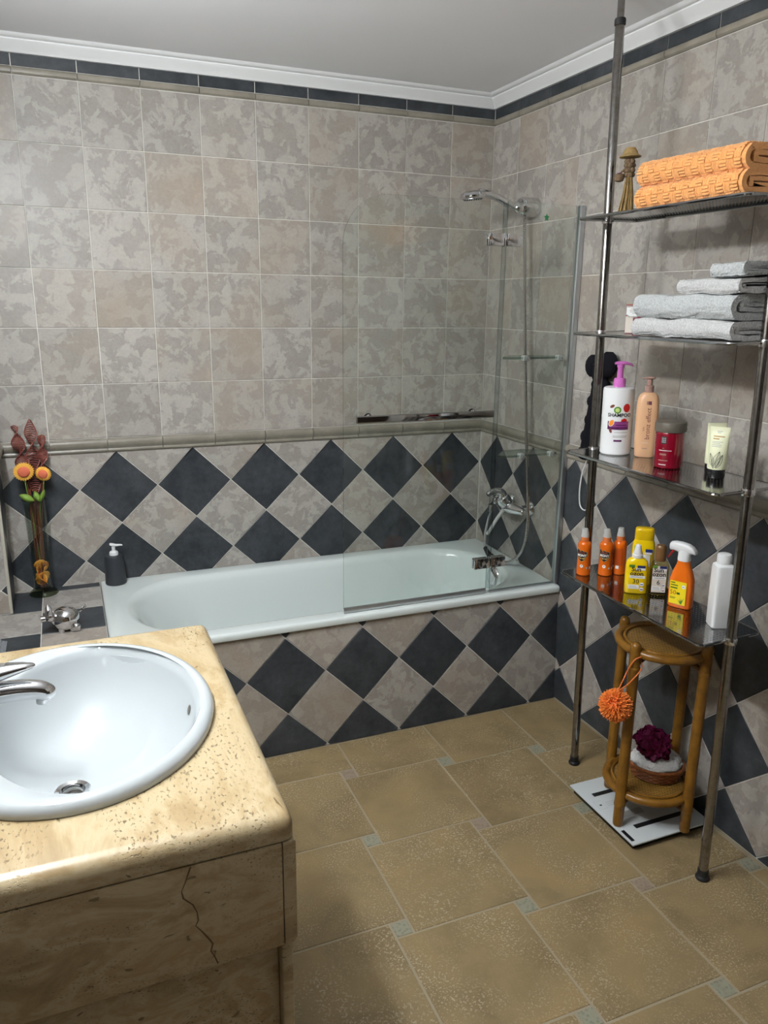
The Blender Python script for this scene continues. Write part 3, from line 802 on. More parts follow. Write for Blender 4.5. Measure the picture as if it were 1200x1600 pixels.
# ------------------------------------------------------------------ vanity unit of travertine
VX, VY0, VY1, VZ = -1.474, -2.117, -1.378, 0.832
van = thing('vanity_unit', 'travertine vanity unit with thick rounded top in the left foreground', 'vanity', T(-1.78, -1.75, 0))
V0 = T(1.78, 1.75, 0)
SCX, SCY, SAX, SAY = -1.760, -1.728, 0.237, 0.281
vcx, vcy, vhx, vhy = (XL + 0.003 + VX) / 2, (VY0 + VY1) / 2, (VX - XL - 0.003) / 2, (VY1 - VY0) / 2
def rr_dir(d, z, r, n=64, a0=0.0):
    """rounded rectangle sampled along the same directions as the basin ellipse"""
    P = []
    hx_, hy_ = vhx - d, vhy - d; r = max(r - d, 0.001)
    for j in range(n):
        a = 2 * PI * j / n
        ex, ey = SCX + 0.2 * math.cos(a) * SAX, SCY + 0.2 * math.sin(a) * SAY
        dx, dy = math.cos(a) * SAX, math.sin(a) * SAY
        t = 1e9
        for hh, cc, dd, e in ((hx_, vcx, dx, ex), (hy_, vcy, dy, ey)):
            if abs(dd) > 1e-9: t = min(t, ((cc + math.copysign(hh, dd)) - e) / dd)
        x, y = ex + dx * t, ey + dy * t
        # round the corner
        qx, qy = abs(x - vcx) - (hx_ - r), abs(y - vcy) - (hy_ - r)
        if qx > 0 and qy > 0:
            l = math.hypot(qx, qy); x = vcx + math.copysign(hx_ - r + qx / l * r, x - vcx); y = vcy + math.copysign(hy_ - r + qy / l * r, y - vcy)
        P.append((x, y, z))
    return P
NV = 400
ct = [rr_dir(0.003, VZ - 0.042, 0.016, NV), rr_dir(0.0, VZ - 0.039, 0.016, NV), rr_dir(0.0, VZ - 0.020, 0.016, NV), rr_dir(0.0025, VZ - 0.011, 0.016, NV), rr_dir(0.0075, VZ - 0.005, 0.016, NV), rr_dir(0.014, VZ - 0.0015, 0.018, NV), rr_dir(0.022, VZ, 0.026, NV),
      ell(SCX, SCY, SAX - 0.02, SAY - 0.02, VZ, NV), ell(SCX, SCY, SAX - 0.02, SAY - 0.02, VZ - 0.042, NV)]
MB().loops(ct, False, False).build('counter_top', 'travertine', van, smooth=40, M=V0)
AZ0, AZ1 = 0.612, VZ - 0.043
def slab_part(name, c, s, bev=0.004, seg=3): return MB().box(c, s, bev, seg).build(name, 'travertine', van, M=V0)
slab_part('end_apron', ((XL + VX - 0.018) / 2, VY0 + 0.012, (AZ0 + AZ1) / 2), (VX - 0.018 - XL - 0.004, 0.022, AZ1 - AZ0), 0.0007)
ap = [(-0.0185, AZ1), (-0.0005, AZ1), (0.0, AZ1 - 0.001)] + [(-0.012 + 0.012 * math.cos(q), AZ0 + 0.012 - 0.012 * math.sin(q)) for q in [PI / 2 * k / 6 for k in range(7)]] + [(-0.0185, AZ0)]
MB().loops([[(VX + x, y, z) for x, z in ap] for y in (VY0 + 0.0005, VY1 - 0.0005)]).build('front_apron', 'travertine', van, M=V0)
slab_part('far_apron', ((XL + VX - 0.018) / 2, VY1 - 0.012, (AZ0 + AZ1) / 2), (VX - 0.018 - XL - 0.004, 0.022, AZ1 - AZ0), 0.002)
slab_part('end_panel', ((XL + VX - 0.02) / 2, VY0 + 0.042, AZ0 / 2 - 0.001), (VX - 0.02 - XL - 0.004, 0.02, AZ0 - 0.004), 0.002)
slab_part('front_panel', (VX - 0.012, (VY0 + VY1) / 2, AZ0 / 2 - 0.001), (0.018, VY1 - VY0 - 0.028, AZ0 - 0.004), 0.003)
slab_part('far_panel', ((XL + VX - 0.02) / 2, VY1 - 0.024, AZ0 / 2 - 0.001), (VX - 0.02 - XL - 0.004, 0.02, AZ0 - 0.004), 0.002)
# hairline crack in the end apron
ck = [(-1.622, 0.788), (-1.630, 0.766), (-1.636, 0.752), (-1.634, 0.740), (-1.622, 0.726), (-1.617, 0.712), (-1.616, 0.698), (-1.620, 0.690), (-1.612, 0.678), (-1.604, 0.664), (-1.598, 0.652), (-1.601, 0.640), (-1.596, 0.628), (-1.592, 0.615)]
v = []; f = []
for i, (x, z) in enumerate(ck):
    wd = 0.0011 * (0.6 + 0.8 * random.random())
    v += [(x - wd, VY0 + 0.0008, z), (x + wd, VY0 + 0.0008, z)]
    if i: f.append((2 * i - 2, 2 * i - 1, 2 * i + 1, 2 * i))
MB().add(v, f).build('crack', 'dry_brown', van, smooth=0, M=V0)

# ------------------------------------------------------------------ washbasin
OVF = (-1.5635, -1.724, 0.808)
wb = thing('washbasin', 'oval white porcelain washbasin set into the travertine top', 'basin', T(SCX, SCY, VZ))
W0 = T(-SCX, -SCY, -VZ)
BCX = SCX + 0.034
NB = 96
lo = [ell(SCX, SCY, SAX - 0.03, SAY - 0.03, VZ - 0.02, NB), ell(SCX, SCY, SAX - 0.025, SAY - 0.025, VZ + 0.001, NB), ell(SCX, SCY, SAX - 0.001, SAY - 0.001, VZ + 0.001, NB), ell(SCX, SCY, SAX, SAY, VZ + 0.006, NB), ell(SCX, SCY, SAX - 0.001, SAY - 0.001, VZ + 0.012, NB),
      ell(SCX, SCY, SAX - 0.006, SAY - 0.006, VZ + 0.019, NB), ell(SCX, SCY, SAX - 0.014, SAY - 0.014, VZ + 0.0215, NB), ell(SCX, SCY, SAX - 0.022, SAY - 0.022, VZ + 0.0205, NB),
      ell(BCX, SCY, 0.178, 0.256, VZ + 0.0165, NB), ell(BCX, SCY, 0.174, 0.251, VZ + 0.012, NB), ell(BCX - 0.001, SCY, 0.170, 0.246, VZ - 0.002, NB), ell(BCX - 0.003, SCY, 0.164, 0.236, VZ - 0.030, NB), ell(BCX - 0.008, SCY, 0.152, 0.216, VZ - 0.065, NB),
      ell(BCX - 0.018, SCY, 0.132, 0.184, VZ - 0.098, NB), ell(BCX - 0.030, SCY + 0.002, 0.104, 0.142, VZ - 0.122, NB), ell(BCX - 0.040, SCY + 0.006, 0.064, 0.086, VZ - 0.137, NB), ell(BCX - 0.046, SCY + 0.010, 0.036, 0.046, VZ - 0.144, NB), ell(BCX - 0.048, SCY + 0.012, 0.024, 0.024, VZ - 0.147, NB), ell(BCX - 0.048, SCY + 0.012, 0.022, 0.022, VZ - 0.153, NB)]
MB().loops(lo, False, False, M=W0).build('basin_bowl', 'porcelain', wb, smooth=60)
DM = W0 @ T(BCX - 0.048, SCY + 0.012, VZ - 0.147)
dr = MB().lathe([(0.0315, 0.0), (0.0315, 0.0015), (0.029, 0.003), (0.022, 0.001), (0.021, -0.012), (0.0, -0.012)], 32, M=DM, cap=False).build('drain_ring', 'chrome', wb)
MB().lathe([(0.0, -0.004), (0.017, -0.004), (0.018, -0.002), (0.012, 0.001), (0.001, 0.002)], 24, M=DM).build('drain_plug', 'chrome_dark', dr)
A = W0 @ T(*OVF) @ RY(math.radians(-74))
MB().lathe([(0.0, 0.0004), (0.0085, 0.0004), (0.0095, 0.001), (0.0, 0.0012)], 20, M=A).build('overflow_hole', 'lid_taupe', wb)

# ------------------------------------------------------------------ basin mixer
bt = thing('basin_mixer', 'chrome basin mixer with flat lever over the white washbasin', 'tap', T(-1.915, SCY + 0.02, VZ + 0.019))
B0 = T(1.915, -(SCY + 0.02), -(VZ + 0.019))
yb = SCY + 0.02
MB().lathe([(0.0, 0), (0.027, 0), (0.027, 0.004), (0.0235, 0.008), (0.022, 0.05), (0.022, 0.066), (0.0, 0.066)], 28).build('mixer_body', 'chrome', bt)
spt = catmull([(-1.915, yb, 0.889), (-1.895, yb, 0.892), (-1.86, yb, 0.894), (-1.83, yb, 0.892), (-1.808, yb, 0.887), (-1.797, yb, 0.879)], 5)
MB().tube(spt, [0.0205 - 0.0050 * i / len(spt) for i in range(len(spt))], 18, M=B0).build('spout', 'chrome', bt)
MB().sphere((-1.798, yb, 0.882), (0.0155, 0.0160, 0.0145), 16, 10, M=B0).build('spout_tip', 'chrome', bt)
MB().lathe([(0.0105, 0.0), (0.0105, -0.018), (0.0085, -0.020), (0.0, -0.020)], 20, M=B0 @ T(-1.806, yb, 0.882)).build('aerator', 'chrome', bt)
Ll = []
for t_, wd, h, z in ((0.0, 0.024, 0.018, 0.915), (0.02, 0.026, 0.019, 0.922), (0.04, 0.0245, 0.0165, 0.927), (0.07, 0.019, 0.012, 0.932), (0.095, 0.012, 0.0075, 0.934), (0.110, 0.0065, 0.0045, 0.9345), (0.114, 0.002, 0.002, 0.9345)):
    Ll.append([(-1.925 + t_, yb + wd * math.cos(2 * PI * j / 20), z + h * math.sin(2 * PI * j / 20)) for j in range(20)])
MB().loops(Ll, M=B0).build('lever', 'chrome', bt)

# ------------------------------------------------------------------ chrome shelving rack, leaning a touch away from the wall
RL = -0.0250                                        # lean of the rack (radians)
RM = T(-0.2015, -1.4045, 0) @ RY(RL)
rack = thing('shelving_rack', 'tall chrome pole rack with four perforated metal shelves', 'shelving', RM)
PYH = 0.2985
SH = (0.725, 1.112, 1.461, 1.774)
for s in (1, -1):
    po = MB().lathe([(0.0125, 0.018), (0.0128, 0.03), (0.0128, 2.262), (0.0118, 2.265)], 20, M=T(0, s * PYH, 0)).build('pole', 'chrome_dark', rack)
    MB().lathe([(0.0145, 2.262), (0.0150, 2.264), (0.0150, 2.276), (0.0135, 2.279)], 20, M=T(0, s * PYH, 0)).build('clamp_ring', 'rubber', po)
    MB().lathe([(0.0095, 2.266), (0.0095, 2.330), (0.018, 2.334), (0.018, 2.342), (0.0, 2.342)], 20, M=T(0, s * PYH, 0)).build('extension_tube', 'chrome_dark', po)
    MB().lathe([(0.0, 0.0005), (0.0185, 0.0005), (0.0195, 0.004), (0.0185, 0.008), (0.0150, 0.012), (0.0148, 0.030), (0.0, 0.030)], 20, M=T(0, s * PYH, 0)).build('rubber_foot', 'rubber', po)
HX = 0.100
fr = [(HX * sx * cc, s_ * PYH, 0) for s_, cc in () for sx in ()]
cor = []
for (sx, sy) in ((-1, 1), (1, 1), (1, -1), (-1, -1)):
    for k in range(5):
        a = {(-1, 1): PI, (1, 1): PI / 2, (1, -1): 0.0, (-1, -1): -PI / 2}[(sx, sy)] - (PI / 2) * k / 4
        cor.append((sx * (HX - 0.015) + 0.015 * math.cos(a), sy * (PYH - 0.015) + 0.015 * math.sin(a), -0.003))
frame_me = MB().tube(cor, 0.0042, 8, closed=True).build('shelf', 'chrome_bar')
# perforated plate: every hole is a real octagon
cell = 0.0108; nx, ny = 17, 54
pv, pf = [], []
hx_ = nx * cell / 2; hy_ = ny * cell / 2
for i in range(nx):
    for j in range(ny):
        cx, cy = -hx_ + (i + 0.5) * cell, -hy_ + (j + 0.5) * cell
        o = len(pv); h = cell / 2
        outer = [(h, 0), (h, h), (0, h), (-h, h), (-h, 0), (-h, -h), (0, -h), (h, -h)]
        pv += [(cx + x, cy + y, 0) for x, y in outer]
        rr_ = 0.0017
        pv += [(cx + rr_ * math.cos(k * PI / 4), cy + rr_ * math.sin(k * PI / 4), 0) for k in range(8)]
        for k in range(8): pf.append((o + k, o + (k + 1) % 8, o + 8 + (k + 1) % 8, o + 8 + k))
def quadp(x0, y0, x1, y1):
    o = len(pv); pv.extend([(x0, y0, 0), (x1, y0, 0), (x1, y1, 0), (x0, y1, 0)]); pf.append((o, o + 1, o + 2, o + 3))
quadp(-HX, -hy_, -hx_, hy_); quadp(hx_, -hy_, HX, hy_); quadp(-HX + 0.004, -PYH, HX - 0.004, -hy_); quadp(-HX + 0.004, hy_, HX - 0.004, PYH)
plate = MB().add(pv, pf).build('perforated_plate', 'shelf_metal', smooth=0)
collar = MB().lathe([(0.0130, -0.010), (0.0158, -0.010), (0.0162, -0.007), (0.0162, 0.004), (0.0152, 0.007), (0.0130, 0.007)], 20).build('collar', 'chrome')
for k, z in enumerate(SH):
    f_ = frame_me if k == 0 else frame_me.copy(); p_ = plate if k == 0 else plate.copy()
    if k: COL.objects.link(f_); COL.objects.link(p_)
    f_.parent = rack; f_.location = (0, 0, z)
    p_.parent = f_; p_.location = (0, 0, 0.0)
    for s in (1, -1):
        c_ = collar if (k == 0 and s == 1) else collar.copy()
        if c_ is not collar: COL.objects.link(c_)
        c_.parent = f_; c_.location = (0, s * PYH, -0.003)
def on_shelf(k, x, y, rz=0.0, dz=0.0006):
    """stand something on shelf k at world x, y"""
    z = SH[k]; xl = x + 0.2015 + 0.025 * z
    return T(x, y, z + 0.025 * xl + dz) @ RY(RL) @ RZ(rz)
FACE = math.radians(-41)                            # bottles turned to the viewer

# ---- shelf 3: shampoo, lotion, jar, two tubes
t = thing('shampoo_bottle', 'white shampoo bottle with pink pump and fruit print', 'bottle', on_shelf(1, -0.226, -1.203, FACE + 0.06))
R = 0.0445
MB().lathe([(0.0, 0.0), (0.041, 0.0), (0.0445, 0.004), (R, 0.012), (R, 0.186), (0.0435, 0.192), (0.040, 0.195), (0.0, 0.196)], 48).build('bottle_body', 'white_plastic', t)
pu = MB()
pu.lathe([(0.0, 0.1955), (0.0165, 0.1955), (0.0170, 0.198), (0.0165, 0.218), (0.0150, 0.220), (0.0, 0.2205)], 28)
pu.build('pump_collar', 'pink_pump', t)
MB().lathe([(0.009, 0.22), (0.008, 0.248), (0.0105, 0.252), (0.0105, 0.26), (0.0, 0.262)], 20).build('pump_stem', 'pink_pump', t)
hd_ = []
for x, wy, h, z in ((-0.017, 0.004, 0.003, 0.262), (-0.012, 0.010, 0.0045, 0.263), (0.0, 0.0125, 0.006, 0.263), (0.015, 0.0115, 0.005, 0.263), (0.027, 0.009, 0.004, 0.2595), (0.034, 0.005, 0.003, 0.2555)):
    hd_.append([(x, wy * math.cos(2 * PI * j / 16), z + h * math.sin(2 * PI * j / 16)) for j in range(16)])
MB().loops(hd_, M=RZ(0.15)).build('pump_head', 'pink_pump', t)
m_ = cyl_map(R + 0.0003, 0.0, 0.12); m2 = cyl_map(R + 0.0005, 0.0, 0.12)
text('label_text', 'SHAMPOO', 0.0145, cyl_map(R + 0.0010, 0.0, 0.12), 'print_black', t, y0=0.118, bold=0.0003)
decal('fruit_kiwi', disc(-0.007, 0.133, 0.0105, 0.0100), m_, 'print_green', t)
decal('fruit_kiwi_heart', disc(-0.007, 0.133, 0.0062, 0.006), m2, 'print_lightgreen', t)
decal('fruit_tomato', disc(0.0195, 0.139, 0.0105, 0.0125), m_, 'print_red', t)
decal('nut', disc(-0.0225, 0.1435, 0.0075, 0.0042, rot=0.5), m_, 'print_brown', t)
decal('label_band', (-0.034, 0.076, 0.028, 0.100), m_, 'print_purple', t, sub=10)
decal('label_band', (-0.028, 0.084, 0.028, 0.0985), m2, 'print_mauve', t, sub=10)
decal('fruit_orange', disc(-0.0225, 0.0955, 0.0078, 0.0115, rot=-0.5), cyl_map(R + 0.0007, 0, 0.12), 'print_white', t)
decal('fruit_orange_flesh', disc(-0.0225, 0.0955, 0.0062, 0.0098, rot=-0.5), cyl_map(R + 0.0009, 0, 0.12), 'print_orange', t)
decal('fruit_slice', [(0.0035, 0.0985), (0.023, 0.0985), (0.0215, 0.106), (0.0135, 0.1095), (0.0055, 0.106)], cyl_map(R + 0.0007, 0, 0.12), 'print_red', t)
decal('nut', disc(-0.024, 0.073, 0.004, 0.0075, rot=0.4), cyl_map(R + 0.0007, 0, 0.12), 'print_brown', t)
for y0, xa, xb, hh in ((0.088, -0.010, 0.022, 0.003), (0.0795, 0.0, 0.024, 0.0018)):
    decal('label_line', (xa, y0, xb, y0 + hh), cyl_map(R + 0.0007, 0, 0.12), 'print_purple' if hh > 0.002 else 'print_mauve', t, sub=4)
for y0, xa, xb in ((0.0675, -0.012, 0.026), (0.0570, -0.016, 0.026), (0.0535, -0.016, 0.024)):
    decal('label_line', (xa, y0, xb, y0 + 0.0014), m_, 'print_grey', t, sub=4)
decal('label_badge', (-0.013, 0.041, 0.010, 0.0465), m_, 'print_purple', t, sub=4)

t = thing('lotion_bottle', 'tan body lotion bottle with taupe pump lettered bronz effect', 'bottle', on_shelf(1, -0.184, -1.281, FACE))
prof = [(0.0, 0.024, 0.015, 3.2), (0.004, 0.0275, 0.018, 3.2), (0.03, 0.0300, 0.0195, 3.0), (0.09, 0.0312, 0.0205, 3.0), (0.15, 0.0305, 0.0205, 2.8), (0.168, 0.0285, 0.0195, 2.6), (0.178, 0.0240, 0.0175, 2.4), (0.184, 0.017, 0.014, 2.2), (0.186, 0.012, 0.012, 2.0)]
MB().loops([sup(z, a, b, e) for z, a, b, e in prof]).build('bottle_body', 'tan_bottle', t, smooth=50)
MB().lathe([(0.0, 0.1855), (0.0125, 0.1855), (0.0125, 0.203), (0.0105, 0.205), (0.0075, 0.206), (0.0075, 0.222), (0.0, 0.2225)], 24).build('pump_collar', 'taupe_pump', t)
hd_ = []
for x, wy, h, z in ((-0.020, 0.003, 0.002, 0.2225), (-0.015, 0.006, 0.003, 0.2245), (0.0, 0.0095, 0.004, 0.2255), (0.011, 0.008, 0.0035, 0.2255), (0.014, 0.003, 0.002, 0.2255)):
    hd_.append([(x, wy * math.cos(2 * PI * j / 14), z + h * math.sin(2 * PI * j / 14)) for j in range(14)])
MB().loops(hd_).build('pump_head', 'taupe_pump', t)
fm = flat_map(0.0209, 0.0)
text('label_text', 'bronz effect', 0.0185, fm, 'print_brown', t, rot=PI / 2, x0=0.004, y0=0.098, sx=1.0)
text('label_text', 'SUN', 0.006, fm, 'print_brown', t, rot=PI / 2, x0=-0.007, y0=0.083)
for k, mm in enumerate(('taupe_pump', 'print_brown', 'print_purple')):
    decal('label_square', (0.0005 + k * 0.0045 - 0.004, 0.152, 0.0042 + k * 0.0045 - 0.004, 0.162), fm, mm, t)
decal('label_line', (-0.010, 0.043, 0.008, 0.0437), fm, 'print_white', t)
decal('label_line', (-0.008, 0.026, 0.006, 0.0280), fm, 'taupe_pump', t)

t = thing('red_jar', 'glossy dark red scrub jar with taupe lid', 'jar', on_shelf(1, -0.220, -1.418, FACE))
MB().lathe([(0.0, 0.0), (0.0355, 0.0), (0.0380, 0.003), (0.0385, 0.010), (0.0385, 0.092), (0.0375, 0.097), (0.0360, 0.100), (0.0, 0.1005)], 44).build('jar_body', 'red_jar', t)
MB().lathe([(0.0, 0.098), (0.0402, 0.0985), (0.0410, 0.1005), (0.0410, 0.120), (0.0398, 0.1235), (0.037, 0.1245), (0.0, 0.1245)], 44).build('lid', 'lid_taupe', t)
m_ = cyl_map(0.0388, 0.0, -0.42); m2 = cyl_map(0.0390, 0, -0.42)
decal('label_badge', (-0.0075, 0.068, 0.0075, 0.088), m_, 'print_black', t, sub=4)
for i in range(3):
    for j in range(3): decal('badge_mark', (-0.0055 + i * 0.0041, 0.0715 + j * 0.005, -0.0028 + i * 0.0041, 0.0748 + j * 0.005), m2, 'print_grey', t)
for y0, xa, xb in ((0.0555, -0.002, 0.002), (0.0495, -0.012, 0.022), (0.0400, -0.009, 0.009), (0.0375, -0.009, 0.009), (0.0225, -0.012, 0.014), (0.0110, -0.010, 0.010)):
    decal('label_line', (xa, y0, xb, y0 + 0.0016), m_, 'print_white' if y0 in (0.0495, 0.0110) else 'taupe_pump', t, sub=4)

def cream_tube(M, label, half):
    t = thing('cream_tube', label, 'tube', M, 'pale cream tubes on the rack')
    MB().lathe([(0.0, 0.0), (0.0205, 0.0), (0.0212, 0.002), (0.0212, 0.022), (0.0205, 0.0235), (0.0, 0.0235)], 32).build('screw_cap', 'black_plastic', t)
    pr_ = [(0.0235, 0.0222, 0.0222), (0.027, 0.0232, 0.0230), (0.05, 0.0235, 0.0205), (0.075, 0.0237, 0.0155), (0.10, 0.0240, 0.0085), (0.116, 0.0242, 0.0030), (0.120, 0.0243, 0.0014), (0.130, 0.0243, 0.0012)]
    MB().loops([sup(z, a, b, 2.0, 36) for z, a, b in pr_]).build('tube_body', 'cream_tube', t, smooth=60)
    def tm(x, y):
        for (za, ra, da), (zb, rb, db) in zip(pr_, pr_[1:]):
            if za <= y <= zb:
                q = (y - za) / (zb - za); rx = ra + (rb - ra) * q; ry = da + (db - da) * q; break
        return (x, -ry * math.sqrt(max(0.0, 1 - (x / rx) ** 2)) - 0.0005, y)
    # leaf drawing
    def stroke(P, wd, mat='print_black'):
        v = []; f = []
        for i, (x, y) in enumerate(P):
            a, b = P[max(0, i - 1)], P[min(len(P) - 1, i + 1)]
            dx, dy = b[0] - a[0], b[1] - a[1]; l = math.hypot(dx, dy) or 1
            v += [tm(x - dy / l * wd, y + dx / l * wd), tm(x + dy / l * wd, y - dx / l * wd)]
            if i: f.append((2 * i - 2, 2 * i - 1, 2 * i + 1, 2 * i))
        return v, f
    lf = MB()
    def leaf(bx_, by_, tx_, ty_, wid):
        ux, uy = tx_ - bx_, ty_ - by_; l = math.hypot(ux, uy); px_, py_ = -uy / l, ux / l
        pt = lambda q, s: (bx_ + ux * q + px_ * s * wid * math.sin(PI * q ** 0.8), by_ + uy * q + py_ * s * wid * math.sin(PI * q ** 0.8))
        for s in (-1, 1): lf.add(*stroke([pt(k / 10, s) for k in range(11)], 0.00035))
        lf.add(*stroke([pt(k / 6, 0) for k in range(7)], 0.0005))
        for k in range(2, 15):
            q = k / 16
            for s in (-1, 1): lf.add(*stroke([pt(q, 0), pt(min(q + 0.08, 1), s * 0.95)], 0.00016))
    leaf(-0.003, 0.0275, 0.008, 0.070, 0.009); leaf(-0.004, 0.032, -0.015, 0.064, 0.006); leaf(0.004, 0.028, 0.0155, 0.062, 0.006)
    lf.build('leaf_print', 'print_black', t, smooth=0)
    for y0, xa, xb, hh in ((0.118, -0.006, 0.007, 0.0016), (0.1145, -0.005, 0.004, 0.0014), (0.105, -0.013, 0.014, 0.003), (0.099, -0.013, 0.002, 0.003), (0.0925, -0.014, 0.012, 0.0012), (0.089, -0.014, 0.006, 0.0012), (0.085, -0.014, 0.010, 0.0012), (0.081, -0.014, 0.009, 0.0012)):
        decal('label_line', (xa, y0, xb, y0 + hh), tm, 'print_gold' if hh > 0.002 else 'print_grey', t, sub=3)
cream_tube(on_shelf(1, -0.200, -1.570, FACE - 0.35), 'pale cream tube standing on its black cap, in front', 0)
cream_tube(on_shelf(1, -0.160, -1.520, FACE + 0.25), 'pale cream tube half hidden behind the other tube', 1)

# ---- shelf 4: sprays and sun lotions
def spray(M, label, turn):
    t = thing('spray_bottle', label, 'bottle', M @ RZ(turn), 'three slim orange spray bottles')
    MB().lathe([(0.0, 0.0), (0.0195, 0.0), (0.0212, 0.002), (0.0215, 0.006), (0.0205, 0.045), (0.0200, 0.075), (0.0205, 0.092), (0.0198, 0.100), (0.0165, 0.106), (0.0125, 0.109), (0.0, 0.109)], 36).build('bottle_body', 'orange_spray', t)
    MB().lathe([(0.0, 0.108), (0.0130, 0.108), (0.0132, 0.110), (0.0128, 0.122), (0.0, 0.122)], 28).build('neck_ring', 'cord_orange', t)
    MB().loops([sup(0.1215, 0.0128, 0.0128, 2.0, 28), sup(0.125, 0.0122, 0.0122, 2, 28), sup(0.135, 0.0103, 0.0103, 2, 28), sup(0.143, 0.0096, 0.0096, 2, 28, cx=-0.001), sup(0.147, 0.0085, 0.0085, 2, 28, cx=-0.001)]).build('spray_cap', 'milky_plastic', t, smooth=60)
    m_ = cyl_map(0.0212, 0.0, -0.25); m2 = cyl_map(0.0214, 0, -0.25); m3 = cyl_map(0.0216, 0, -0.25)
    sh_ = [(-0.0165, 0.0845), (0.0, 0.0815), (0.0155, 0.0770), (0.0160, 0.066), (0.010, 0.0535), (0.0, 0.0465), (-0.010, 0.0535), (-0.0165, 0.066)]
    decal('badge_rim', [(x * 1.1, 0.0655 + (y - 0.0655) * 1.1) for x, y in sh_], m_, 'print_gold', t)
    decal('badge', sh_, m2, 'print_black', t)
    decal('badge_red', (-0.012, 0.0725, 0.010, 0.077), m3, 'print_brown', t, sub=3)
    decal('badge_gold', [(-0.011, 0.060), (0.012, 0.060), (0.008, 0.0535), (-0.006, 0.0535)], m3, 'print_gold', t)
    text('badge_text', 'MONY', 0.0105, cyl_map(0.0219, 0, -0.25), 'print_white', t, y0=0.0660, sx=0.95, bold=0.0004)
    decal('round_icon', disc(0.001, 0.0315, 0.0052, 0.0052), m_, 'print_white', t)
    decal('round_icon_mark', disc(0.001, 0.0325, 0.0022, 0.0013, rot=0.6), m2, 'print_black', t)
    decal('small_icon', disc(0.0165, 0.026, 0.003, 0.003), m_, 'milky_plastic', t)
    decal('back_panel', (0.0225, 0.030, 0.046, 0.086), m_, 'orange_dark', t, sub=6)
    decal('bar_code', (0.026, 0.020, 0.036, 0.030), m2, 'print_white', t, sub=3)
spray(on_shelf(0, -0.273, -1.162, FACE), 'slim orange spray bottle at the far end of the shelf', -0.05)
spray(on_shelf(0, -0.214, -1.192, FACE), 'middle one of the three slim orange spray bottles', 0.05)
spray(on_shelf(0, -0.168, -1.200, FACE), 'slim orange spray bottle turned to show its back', -1.45)

t = thing('yellow_lotion_bottle', 'tall yellow flip-cap lotion bottle behind the smaller yellow one', 'bottle', on_shelf(0, -0.163, -1.298, FACE))
MB().loops([sup(z, a, b, e) for z, a, b, e in ((0.0, 0.028, 0.016, 3), (0.004, 0.0315, 0.0185, 3), (0.05, 0.0325, 0.0195, 3), (0.115, 0.0325, 0.0195, 3), (0.130, 0.0305, 0.0188, 2.8), (0.138, 0.0270, 0.0175, 2.6), (0.140, 0.0265, 0.0172, 2.6))]).build('bottle_body', 'yellow_bottle', t, smooth=50)
MB().loops([sup(z, a, b, e) for z, a, b, e in ((0.1395, 0.0275, 0.0175, 2.6), (0.142, 0.0278, 0.0178, 2.6), (0.165, 0.0272, 0.0172, 2.8), (0.172, 0.0262, 0.0165, 2.8), (0.1745, 0.0235, 0.014, 2.6))]).build('flip_cap', 'yellow_deep', t, smooth=50)
fm = flat_map(0.0199, 0.0)
decal('label_patch', (-0.026, 0.094, -0.012, 0.122), fm, 'print_green', t); decal('label_patch', (0.004, 0.098, 0.024, 0.108), flat_map(0.0201, 0), 'print_white', t)
decal('label_patch', (0.006, 0.104, 0.026, 0.114), flat_map(0.0203, 0), 'print_blue', t); decal('label_text_block', (-0.020, 0.060, 0.020, 0.096), fm, 'print_white', t)

def sun_label(t, d, w_, zlo, zhi, big, base, x0=0.0):
    fm = flat_map(d, 0.0, x0); f2 = flat_map(d + 0.0003, 0.0, x0); f3 = flat_map(d + 0.0005, 0.0, x0)
    H = zhi - zlo
    if base: decal('label_ground', (-w_, zlo, w_, zhi), fm, base, t)
    decal('label_flash', (0.0, zlo + H * 0.90, w_ * 0.98, zlo + H * 1.0), f2, 'print_blue', t)
    decal('label_leaf', (-w_, zlo + H * 0.92, -w_ * 0.3, zlo + H * 1.02), f2, 'print_green', t)
    decal('label_sky', (-w_ * 0.2, zlo + H * 0.82, w_, zlo + H * 0.90), f2, 'print_white', t)
    text('label_text', 'Sun', H * 0.235, f3, 'print_black', t, x0=-w_ * 0.10, y0=zlo + H * 0.84, bold=0.00045)
    text('label_text', 'ozon', H * 0.235, f3, 'print_black', t, x0=-w_ * 0.02, y0=zlo + H * 0.68, bold=0.00045)
    decal('label_strip', (-w_ * 0.9, zlo + H * 0.50, w_, zlo + H * 0.60), f2, 'print_white', t)
    decal('label_line', (-w_ * 0.7, zlo + H * 0.535, w_ * 0.75, zlo + H * 0.56), f3, 'print_grey', t)
    text('label_text', big, H * 0.24, f3, 'print_black', t, x0=-w_ * 0.08, y0=zlo + H * 0.37, bold=0.00015)
    decal('label_strip', (-w_ * 0.95, zlo + H * 0.08, w_ * 0.35, zlo + H * 0.24), f2, 'print_white', t)
    for k in range(3): decal('label_line', (-w_ * 0.85, zlo + H * (0.11 + 0.04 * k), w_ * (0.2 - 0.1 * k), zlo + H * (0.125 + 0.04 * k)), f3, 'print_grey', t)
    for k, mm in enumerate(('print_white', 'print_white')): decal('label_seal', disc(w_ * 0.68, zlo + H * (0.27 - 0.19 * k), w_ * 0.25, w_ * 0.25), f2, mm, t)
    decal('label_seal_mark', (w_ * 0.5, zlo + H * 0.25, w_ * 0.86, zlo + H * 0.28), f3, 'print_blue', t)
    decal('label_seal_mark', (w_ * 0.5, zlo + H * 0.05, w_ * 0.86, zlo + H * 0.085), f3, 'print_brown', t)
t = thing('sun_milk_bottle', 'small yellow sun milk bottle with white nozzle cap lettered 30', 'bottle', on_shelf(0, -0.228, -1.350, FACE + 0.10))
